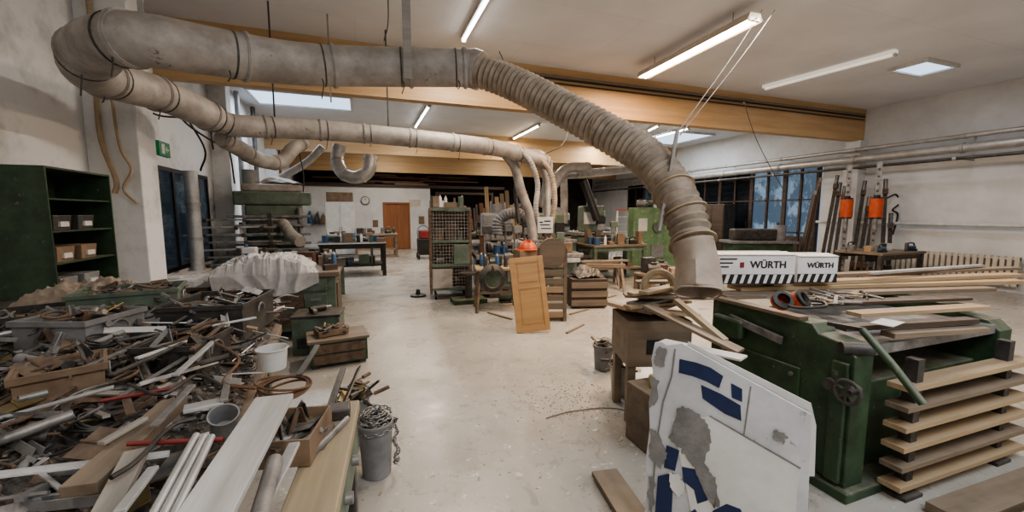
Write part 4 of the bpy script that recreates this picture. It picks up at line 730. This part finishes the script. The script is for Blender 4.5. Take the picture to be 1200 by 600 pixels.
q=att(639,264,6.9); t=thing('hanging_sign','white sign board with black marks on the middle machines','sign',(q.x,q.y,q.z-.13),R(-18)); MB().bb(-.13,.13,-.006,.006,0,.27).build('sign_board','white',t)
MB().bb(-.10,-.04,-.009,-.006,.17,.19).bb(-.02,.09,-.009,-.006,.19,.21).bb(-.09,.08,-.009,-.006,.13,.145).bb(-.07,.1,-.009,-.006,.07,.085).build('marks','black',t); MB().bb(-.01,.01,-.005,.005,-.4,0).build('post','iron',t); MB().bb(-.02,.02,-.01,.01,-.62,-.4).build('bracket','iron',t)
q=atz(768,318,0); t=thing('green_cabinet','bright green steel cabinet with an open door in the right background','cabinet',(q.x,q.y+.3,0),R(-14))
MB().bb(-.5,.5,-.02,.35,.06,1.75).build('body','green3',t,.01); MB().bb(-.5,-.01,-.05,-.02,.1,1.7).build('door','green3',t,.006); MB().box((.62,-.12,.92),(.45,.03,1.6),(0,0,R(-30))).build('door','green3',t,.006)
MB().bb(-.35,-.1,-.056,-.05,1.1,1.45).bb(-.4,-.2,-.056,-.05,.6,.8).build('label_sheet','white',t); MB().bb(-.45,.45,0,.3,0,.06).build('plinth','black',t)
MB().cyl((.2,-.02,1.2),(.2,-.1,1.2),.14,n=20).build('round_cover','green2',t); MB().bb(.05,.4,-.06,-.02,.35,.7).build('vent_panel','grey',t)
clutter(q.x-.3,q.x+.4,q.y+.32,q.y+.5,1.755,4,'top of the bright green cabinet',35,hmax=.3)
q=atz(728,306,0)
t=thing('step_ladder','silver step ladder standing left of the bright green cabinet','ladder',(q.x,q.y,0),R(-20))
for s in(-1,1): MB().beam((s*.25,-.3,0),(s*.17,0,1.7),.05,.025).build('rail','alu',t); MB().beam((s*.27,.35,0),(s*.18,.02,1.65),.04,.02).build('rear_leg','alu',t)
for k in range(6): f=(k+1)/7; MB().bb(-.25+.08*f,.25-.08*f,-.3+.3*f-.05,-.3+.3*f+.03,1.7*f,1.7*f+.03).build('rung','alu',t)
MB().bb(-.19,.19,-.06,.14,1.68,1.72).build('top_step','orange',t)
def trestle(loc,rz,label):
    t=thing('saw_horse',label,'trestle',loc,rz); MB().bb(-.4,.4,-.05,.05,.48,.55).build('cross_beam','oldwood',t,.004)
    for s in(-1,1):
        for y in(-1,1): MB().beam((s*.32,0,.5),(s*.36,y*.22,0),.05,.04).build('leg','oldwood',t)
        MB().bb(s*.34-.02,s*.34+.02,-.12,.12,.2,.25).build('stretcher','oldwood',t)
q=atz(712,341,0); trestle((q.x,q.y+.1,0),R(-25),'small wooden saw horse right of the slatted frame'); trestle((q.x+.3,q.y+.75,0),R(-20),'second wooden saw horse behind the first one')
plank('pine_board',(q.x-.4,q.y+.45,.57),(q.x+.7,q.y+.35,.57),.2,.03,'oldwood','old board lying across the saw horses')
t=thing('crate_stack','dark wooden crate between slatted frame and saw horses','crate',(3.6,6.15,0),R(-15)); MB().bb(-.3,.3,-.25,.25,.02,.5).build('body','darkwood',t,.004)
for z in(.05,.2,.35): MB().bb(-.31,.31,-.27,-.25,z,z+.1).build('slat','oldwood',t)
for x in(-.225,.225): MB().bb(x-.025,x+.025,-.2,.2,0,.02).build('runner','oldwood',t)
lump('rag_pile',(3.6,6.15,.5),.5,.4,.15,'iron','dark crumpled rag on the wooden crate','rag',8,.5,fr=3,fold=.4,nn=30)
for i,(a,c,l) in enumerate((((664,390),(684,380),'first'),((668,368),(690,362),'second'),((700,352),(722,346),'third'),((572,366),(600,374),'fourth'))):
    plank('floor_offcut',atz(*a,.012),atz(*c,.012),.035,.018,'oldwood','%s small wooden offcut on the floor around the leaning door'%l,'offcut')
b=MB(); rn=random.Random(5)
for k in range(1500):
    cx,cy,s=rn.choice(((3.4,5.9,.35),(4.2,6.5,.4),(1.6,3.0,.22),(1.2,7,.4),(5,6.5,.6)))
    x=rn.gauss(cx,s); y=rn.gauss(cy,s); a=rn.uniform(0,PI); l=rn.uniform(.004,.014); w=rn.uniform(.002,.006)
    if x<-.3: continue
    b.box((x,y,.003),(l,w,.003),(rn.uniform(-.2,.2),0,a))
tag(b.build('wood_shavings','dust'),'fine wood shavings strewn over the painted floor','shavings',kind='stuff')
MB().tube(spline([atz(640,490,.006),atz(670,482,.006),atz(715,478,.006),atz(755,486,.006)],6),.004,6).solo('wood_strip','oldwood','thin curved wooden strip on the floor before the machine','strip')
# ================================================================= RIGHT WALL AREA
t=thing('radiator','cream ribbed radiator on the right wall','radiator',(12.15,5.6,.13)); b=MB()
for k in range(30): b.bb(-.05,.05,-1.5+k*.1,-1.5+k*.1+.07,0,.6)
b.build('ribs','beige',t,.01); MB().bb(-.03,.03,-1.5,1.5,.02,.06).bb(-.03,.03,-1.5,1.5,.54,.58).build('manifold','beige',t); MB().cyl((0,-1.55,.5),(0,-1.7,.5),.03,n=10).build('valve','white',t)
MB().cyl((12.1,4.0,1.35),(12.1,8,1.35),.04,n=10).solo('wall_pipe','white','thin white pipe above the radiator on the right wall','pipe')
def lift(loc,label,h=2.75):
    t=thing('bar_press',label,'clamp',loc,R(-60)); MB().bb(-.05,.05,-.04,.04,0,h).build('rail','steel',t,.004)
    for k in range(16): MB().bb(-.022,.022,-.045,-.04,.15+k*.16,.2+k*.16).build('hole_shade','iron',t)  # dark plates paint the shade inside the rail's holes
    MB().cyl((0,-.14,1.5),(0,-.14,1.92),.125,n=18).build('motor_head','orange',t); MB().bb(-.11,.11,-.12,-.04,1.46,1.96).build('head_bracket','iron',t,.008); MB().cyl((0,-.14,1.92),(0,-.14,2.0),.06,n=14).build('head_cap','black',t); MB().cyl((0,-.13,1.5),(0,-.13,1.2),.04,n=12).build('spindle','steel',t); MB().bb(-.11,.11,-.22,-.04,.5,.64).build('lower_jaw','iron',t,.01)
def lz(px,X): p=atX(px,270,X); return (p.x,p.y,0)
lift(lz(990,11.0),'left clamp press with orange head on a tall rail by the right wall'); lift(lz(1024,11.0),'right clamp press with orange head on a tall rail by the right wall')
def wclamp(px,X,h,label,tilt=0):
    p=atX(px,270,X); t=thing('bar_clamp',label,'clamp',mtx=Matrix.Translation((p.x,p.y,0))@Matrix.Rotation(R(-60),4,'Z')@Matrix.Rotation(R(tilt),4,'Y')); MB().bb(-.04,.04,-.015,.015,0,h).build('bar','iron',t)
    for z in(.25,h-.35): MB().bb(-.05,.05,-.18,.02,z,z+.12).build('jaw','rust',t,.005)
    MB().cyl((0,-.13,h-.25),(0,-.13,h-.02),.02,n=8).build('screw','steel',t)
for k,(px,h,ti) in enumerate(((964,2.6,5),(971,2.4,4),(979,2.3,3),(1001,2.4,3),(1009,2.0,3),(1038,2.4,-2),(1046,1.6,-2),(1016,2.5,3))): wclamp(px,11.7,h,'tall bar clamp leaning on the right wall, %s counted from the gate'%['first','second','third','fourth','fifth','seventh','eighth','sixth'][k],ti)
for k in range(5): 
    p=atX(948+k*6,270,11.75+.05*k); plank('leaning_plank',(p.x-.35,p.y+.1*k,0),(p.x+.1,p.y+.1*k,2.1+.12*k),.09,.025,['darkwood','oldwood','darkwood','redwood','oldwood'][k],'dark plank leaning on the right wall beside the glazed gate','plank','planks leaning beside the gate')
MB().tube(spline([att(1040,232,10),att(1050,228,10),att(1054,238,10),att(1046,246,10),att(1052,252,10),att(1046,275,10)],6),.02,8).solo('black_hose','black','black hose looping on the right wall above the radiator','hose')
t=thing('edge_sander','low dark machine in front of the glazed gate','machine',(10.6,8.6,0),R(-25)); MB().bb(-.8,.8,-.35,.35,0,.75).build('base','green',t,.03); MB().bb(-.9,.9,-.42,.42,.75,.82).build('table','steel',t,.01); MB().bb(-.7,.5,-.1,.25,.82,1.15).build('belt_housing','iron',t,.05); MB().cyl((.6,0,.82),(.6,0,1.25),.15,n=18).build('motor','grey',t)
t=thing('dark_locker','dark tall locker standing in the gate opening','locker',(11.5,10.9,0),R(-90)); MB().bb(-.5,.5,-.25,.25,0,1.9).build('body','iron',t,.01)
for x in(-.245,.245): MB().bb(x-.235,x+.235,-.27,-.25,.05,1.85).build('door','darkwood',t)
table('wall_table',9.9,11.4,5.2,6.1,.78,'oldwood','iron','old wooden table before the radiator',leg=.07,shelf=True); clutter(10.0,11.3,5.3,6.0,.782,12,'the old table before the radiator',9,hmax=.15)
# ================================================================= BIG GREEN PLANER
t=thing('thickness_planer','big dark green planing machine in the right foreground','machine',(3.2,1.85,0))
x0,x1,y0,y1=-.72,.9,-.47,.5
prof=[(y0,.06),(y0,.82),(y0+.06,.88),(y0+.20,.90),(y0+.24,.95),(y1,.95),(y1,.06)]
mx=Matrix(((0,0,1,0),(1,0,0,0),(0,1,0,0),(0,0,0,1)))
MB().prism(prof,.16,Matrix.Translation((x0,0,0))@mx).build('side_casting','green',t,.008)
MB().prism(prof,.16,Matrix.Translation((x1-.16,0,0))@mx).build('side_casting','green',t,.008)
MB().bb(x0+.16,x1-.16,y0+.1,y1-.05,.06,.6).build('middle_body','green',t,.01)
MB().bb(x0+.16,x1-.16,y0+.02,y1-.03,.80,.86).build('table_plate','steel',t,.004)
MB().bb(x0-.04,x1+.04,y0-.04,y1+.04,0,.06).build('plinth','green',t,.01)
MB().bb(x0-.015,x0,y0+.28,y1-.08,.25,.66).build('side_cover','green',t,.01)
MB().bb(x0-.03,x0,y0+.02,y0+.10,.08,.78).build('side_rib','green',t,.008)
MB().bb(x0-.02,x0+.06,y0+.3,y1+.02,.95,.975).build('wooden_top','oldwood',t,.004)
for y,z in((y0+.33,.3),(y1-.13,.3),(y0+.33,.61),(y1-.13,.61)): MB().cyl((x0-.015,y,z),(x0-.028,y,z),.014,n=8).build('bolt_head','steel',t)
hw=atX(1000,458,2.44)-Vector((3.2,1.85,0))
h=MB().ring((x0-.09,hw.y,hw.z),.062,.011,(0,R(90),0),24,8); h.cyl((x0,hw.y,hw.z),(x0-.1,hw.y,hw.z),.024,n=12)
for k in range(5): a=k*2*PI/5+.4; h.cyl((x0-.09,hw.y,hw.z),(x0-.09,hw.y+.06*math.cos(a),hw.z+.06*math.sin(a)),.009,n=8)
h=h.build('handwheel','iron',t); PM[h.name]=PM[t.name]; MB().cyl((x0-.09,hw.y-.05,hw.z+.03),(x0-.16,hw.y-.05,hw.z+.03),.011,n=8).build('crank_knob','black',h)
MB().cyl((x0-.05,hw.y+.12,hw.z-.01),(x0,hw.y+.12,hw.z-.01),.034,n=12).build('small_knob','iron',t)
w_=Vector((3.2,1.85,0)); A1=atX(1010,386,2.44)-w_; A2=atY(1082,474,1.06)-w_
MB().tube([A1,A1.lerp(A2,.04),A1.lerp(A2,.5)+Vector((0,0,.01)),A2],.018,14).build('guard_lever','green',t); MB().beam(atX(972,379,2.46)-w_,A1,.035,.02).build('lever_link','iron',t); MB().cyl((x0-.03,y0+.06,.86),(x0+.10,y0-.02,.86),.035,n=14).build('lever_pivot','iron',t)
MB().box((x0-.03,.12,.83),(.02,.4,.05),(R(8),0,0)).build('gib_bar','steel',t,.004)
MB().bb(x0-.06,x0,.2,.45,.72,.86).build('gear_box','green',t,.02)
nw=['one','two','three','four','five','six','seven','eight','nine']
for k in range(6):
    z=.08+k*.115
    plank('rack_board',(2.72,1.30,z),(4.0,1.28,z+.004),.11,.03,['pine','oldwood','pine'][k%3],'board number %s from the floor in the slatted pile before the green machine'%nw[k],'board')
for x in(2.85,3.8):
    t=thing('pile_support','%s dark bearer carrying the slatted boards in front of the green machine'%('left' if x<3 else 'right'),'support',(x,1.30,0)); MB().bb(-.03,.03,-.03,.03,0,.80).build('post','iron',t); MB().bb(-.08,.08,-.06,.06,0,.02).build('foot_plate','iron',t)
for i in range(3): plank('thick_board',(2.78+.08*i,1.08-.21*i,.04),(4.2,1.04-.2*i,.04),.17,.05,['oldwood','pine','oldwood'][i],'thick board on the floor in the lower right corner, %s'%['nearest the machine','middle one','outermost'][i],'board')
def topb(a,c,z,w,h,mt,l,name='top_board',roll=0): plank(name,atz(*a,z),atz(*c,z),w,h,mt,l,'board',roll=roll)
topb((842,346),(1150,337),.972,.2,.03,'oldwood','wide brown board lying across the green machine top, lowest')
topb((860,337),(1190,329),1.005,.17,.03,'pine','wide pale board second from the top on the green machine')
topb((900,332),(1190,322),1.037,.12,.03,'pine','long board directly under the white cartons')
topb((975,322),(1190,314),1.07,.10,.025,'oldwood','long dusty board right of the cartons')
topb((1020,320),(1150,311),1.10,.05,.02,'alu','silver metal profile on the boards at the right edge',name='metal_profile')
topb((940,356),(1130,349),.99,.10,.02,'darkwood','thin dark board on the machine right of the ear muffs')
topb((1000,368),(1150,359),.965,.10,.025,'pine','pale board sticking out to the right on the green machine')
topb((985,384),(1140,375),.94,.07,.03,'darkwood','dark board along the front edge of the machine table')
topb((1040,392),(1150,385),.90,.08,.03,'oldwood','brown board lowest right on the machine table')
MB().box(tuple(atz(1040,378,.985)),(.18,.10,.004),(0,0,.2)).solo('paper_sheet','white','white sheet of paper on the boards at the right edge','paper')
scatter(26,2.7,3.5,1.78,2.05,'on the dusty top of the green machine',lambda x,y:1.0+random.uniform(0,.02),.15,[p_ for p_ in protos if p_[0] in('wood_offcut','bolt','wooden_strip','spanner')])
q=atz(922,364,1.0); t=thing('ear_muffs','orange and black ear muffs on the green machine','ear muffs',(q.x-.02,q.y-.03,1.02),R(-5))
for s in(-1,1):
    c=MB().lathe([(.001,-.032),(.042,-.03),(.056,-.01),(.056,.014)],(s*.07,0,.05),20,(R(50),R(25*s),0)).build('ear_cup','orange',t); PM[c.name]=PM[t.name]; MB().lathe([(.056,.014),(.058,.032),(.036,.038),(.03,.02)],(s*.07,0,.05),20,(R(50),R(25*s),0)).build('cushion','black',c)
MB().tube(spline([(-.1,0,.05),(-.05,-.08,.03),(.05,-.11,.03),(.16,-.10,.03),(.2,-.04,.04),(.1,.02,.05)],6),.009,8).build('headband','black',t)
def wcarton(px0,px1,py,tt,d_,h_,tx,ts,label,z=1.055):
    a=att(px0,py,tt); c=att(px1,py,tt); w=(c-a).length; m=(a+c)/2; ang=math.atan2(c.y-a.y,c.x-a.x)
    t=thing('carton',label,'carton',(m.x,m.y,z),ang)
    MB().bb(-w/2,w/2,0,d_,0,h_).build('box_body','boxwhite',t,.003)
    MB().bb(-w/2+.002,w/2-.002,-.002,0,0.0,h_*.34).build('black_band','black',t)
    n=int(w/.06)
    for k in range(n):
        x=-w/2+.008+k*.06; MB().prism([(x,.006),(x+.026,.006),(x+.046,h_*.33),(x+.02,h_*.33)],.0012,Matrix.Translation((0,-.0022,0))@Matrix.Rotation(R(90),4,'X')).build('stripe','boxwhite',t)
    text('WÜRTH',ts,'black',Matrix.Translation((tx*w,-.003,h_*.66))@Matrix.Rotation(R(90),4,'X'),t,bold=.0016)
    if w>.4:
        MB().bb(tx*w-ts*2.9,tx*w-ts*2.5,-.004,-.001,h_*.66-ts*.28,h_*.66+ts*.28).build('logo_mark','red',t) 
        for k in range(3): MB().bb(-w*.45,-w*.45+.13-.03*k,-.003,-.001,h_*.84-k*.03,h_*.84-k*.03+.01).build('small_print','black',t)
    for y,an in((.05,7),(d_-.06,-6)): MB().box((0,y,h_+.010),(w*.98,.12,.004),(R(an),0,0)).build('flap','boxwhite',t)
    return t
wcarton(838,931,325,3.15,.3,.225,.16,.075,'left white carton with black striped band on the green machine')
wcarton(934,981,324,3.22,.3,.205,.06,.056,'right white carton behind the left one on the green machine')
t=thing('wooden_box','old wooden box with slanted lid under the extraction mouth','box',(2.12,2.62,0),R(-18))
MB().bb(-.24,.24,-.22,.22,.45,.80).build('box_body','oldwood',t,.006); MB().box((0,0,.84),(.56,.5,.03),(R(-8),R(6),0)).build('lid','pine',t,.004)
for x in(-.2,.2):
    for y in(-.17,.17): MB().bb(x-.03,x+.03,y-.03,y+.03,0,.45).build('leg','oldwood',t)
MB().bb(-.1,.1,-.226,-.22,.55,.66).build('opening','black',t)  # black slab on the face paints the dark inside of a hole
rr3=random.Random(11)
for i in range(9):
    x=2.1+rr3.uniform(-.08,.08); y=2.42+rr3.uniform(-.05,.08); a=rr3.uniform(-.5,.5); l=rr3.uniform(.22,.34); z=.905+.022*i; v=Vector((math.cos(a),math.sin(a),rr3.uniform(-.04,.04)))*l
    plank('stacked_offcut',Vector((x,y,z))-v,Vector((x,y,z))+v,rr3.uniform(.05,.13),.02,['oldwood','pine','greywood','yellowwood'][i%4],'offcut number %s from below in the stack under the extraction mouth'%nw[i],'offcut')
MB().ring((1.98,2.36,1.08),.10,.028,(R(75),0,R(-30)),20,8,PI*1.1).solo('curved_offcut','yellowwood','curved pale wooden offcut under the extraction mouth','offcut')
plank('slanted_board',att(758,358,2.8),att(868,412,2.35),.10,.02,'oldwood','brown board slanting down in front of the old wooden box')
plank('slanted_board',att(792,352,2.75),att(850,400,2.45),.05,.03,'yellowwood','narrow yellowish board slanting down in front of the old wooden box')
plank('slanted_board',att(775,400,2.5),att(872,420,2.15),.10,.012,'white','white painted board above the torn white panel')
MB().bb(1.72,2.0,2.05,2.35,.0,.42).solo('low_crate','oldwood','low old wooden crate standing behind the torn white panel','crate',bev=.01)
MB().bb(1.78,1.86,2.12,2.2,.42,.52).solo('yellow_case','yellow','small yellow case on the low crate behind the torn white panel','case',bev=.015)
q=atz(733,462,0); pail((q.x,q.y+.05,0),.12,.26,'galv2','pale bucket full of scrap on the floor left of the torn white panel')
scatter(22,q.x-.06,q.x+.06,q.y-.01,q.y+.11,'in the pale bucket beside the torn white panel',lambda x,y:.22+random.uniform(0,.08),.8,small)
q2=atz(722,440,0); pail((q2.x-.02,q2.y+.2,0),.11,.26,'grey','grey bucket behind the pale bucket')
scatter(14,q2.x-.07,q2.x+.03,q2.y+.15,q2.y+.25,'in the grey bucket behind the pale one',lambda x,y:.22+random.uniform(0,.08),.8,small)
for i,(dx,dy,dz,rz) in enumerate(((.05,.05,.335,.3),(.14,-.02,.36,-.3),(.02,-.06,.31,.9))): MB().box((q.x+dx,q.y+dy,dz),(.26,.15,.004),(R(6+5*i),R(-4),rz)).solo('white_sheet','white' if i else 'boxwhite','white card lying over the pale bucket, %s'%['lowest and largest','topmost, turned to the right','foremost, turned away'][i],'card')
plank('floor_board',atz(708,553,.03),atz(765,640,.03),.16,.03,'oldwood','brown board lying on the floor at the bottom left of the white panel')
# torn white panel
A0=att(765,402,2.05); B0=att(951,486,1.72)
dirh=Vector((B0.x-A0.x,B0.y-A0.y,0)); W=dirh.length; dirh.normalize(); nrm=Vector((dirh.y,-dirh.x,0))
if nrm.dot(-A0)<0: nrm=-nrm
lean=.10; up=(Vector((0,0,1))-nrm*lean).normalized(); org=Vector((A0.x,A0.y,0))+nrm*(lean*A0.z)
zc=dirh.cross(up)
mt=Matrix((( dirh.x,up.x,zc.x,org.x),(dirh.y,up.y,zc.y,org.y),(dirh.z,up.z,zc.z,org.z),(0,0,0,1)))
t=thing('cardboard_sign','torn white cardboard panel with blue letters leaning in the right foreground','panel',mtx=mt)
mti=mt.inverted()
def pl(px,py):
    r=ray(px,py); s=(org-CAM).dot(zc)/r.dot(zc); v=mti@(CAM+r*s); return (v.x,max(.01,v.y))
MB().prism([(0,.01),(pl(944,640)[0],.01),pl(946,600),pl(949,540),pl(951,485),pl(800,402),pl(782,404),pl(776,400),pl(768,401),pl(764,420),pl(766,440),pl(761,470),pl(762,500),pl(757,540),pl(759,570),pl(756,600)],.012).build('board','card',t,.0015)
MB().prism([pl(806,401),pl(951,474),pl(957,500),pl(955,560),pl(900,560),pl(800,420)],.006,Matrix.Translation((0,0,-.02))).build('second_sheet','boxwhite',t)
MB().prism([pl(788,490),pl(832,487),pl(938,548),pl(934,570),pl(930,650),(pl(930,650)[0]-.35,.012)],.005,Matrix.Translation((0,0,.0125))).build('front_sheet','boxwhite',t)
b=MB(); b.ribbon([pl(832,486),pl(938,547)],.008,0,.0182); b.build('paper_edge','torn',t); MB().ribbon([pl(792,408),pl(788,440),pl(778,470),pl(770,520),pl(764,600)],.008,0,.0185).build('crease','torn',t)
MB().ribbon([pl(880,452),pl(876,480),pl(872,508)],.006,0,.0138).build('crease','torn',t)
def lp(L_,z_): MB().prism([pl(*q) for q in L_],.0008,Matrix.Translation((0,0,z_))).build('blue_letter_piece','blue',t)
lp([(797,420),(816,424),(833,430),(848,440),(843,454),(828,446),(812,440),(796,436)],.0135)
lp([(822,450),(846,461),(868,474),(869,492),(850,484),(824,466)],.0138)
lp([(857,448),(870,455),(870,470),(858,465)],.0141)
lp([(782,520),(797,526),(792,550),(779,546)],.0184)
lp([(772,556),(790,552),(788,600),(784,640),(766,640)],.0184)
lp([(800,545),(816,548),(829,562),(830,584),(818,588),(814,572),(802,562)],.0184)
lp([(815,594),(822,604),(806,618),(788,616),(790,604),(804,602)],.0184)
lp([(836,596),(852,588),(868,594),(876,610),(876,630),(862,630),(860,608),(848,602),(842,618),(830,616)],.0184)
def tp(L_,n,nm='torn_patch',m_='torn'): 
    P_=[pl(*q) for q in L_]; o=[]
    for i in range(len(P_)):
        a=Vector(P_[i]);c=Vector(P_[(i+1)%len(P_)])
        for k in range(7): p_=a.lerp(c,k/7); o.append((p_.x+.014*noise.noise((p_.x*120,p_.y*120,n)),p_.y+.014*noise.noise((p_.x*120,p_.y*120,n+7))))
    MB().prism(o,.001,Matrix.Translation((0,0,.0198+.0004*n))).build(nm,m_,t)
tp([(795,478),(803,474),(818,483),(832,496),(834,520),(826,540),(812,545),(798,524),(785,512)],0)
tp([(812,540),(826,540),(838,558),(844,590),(836,592),(822,566)],1)
tp([(764,438),(773,446),(770,470),(762,478)],2); tp([(764,500),(774,508),(783,530),(776,548),(762,534)],3); tp([(772,406),(784,408),(777,430),(768,425)],4)
tp([(762,556),(768,556),(768,590),(760,598)],5); tp([(908,500),(922,508),(918,518),(906,512)],6,'torn_patch','torn'); tp([(786,552),(798,554),(804,572),(796,580),(786,568)],7,'peeled_paper','boxwhite')
# ================================================================= world
w=bpy.data.worlds.new('world'); SC.world=w; w.use_nodes=True; w.node_tree.nodes['Background'].inputs[0].default_value=(.55,.68,.9,1); w.node_tree.nodes['Background'].inputs[1].default_value=.4
SC.view_settings.view_transform='AgX'; SC.view_settings.look='AgX - Medium High Contrast'; SC.view_settings.exposure=.38
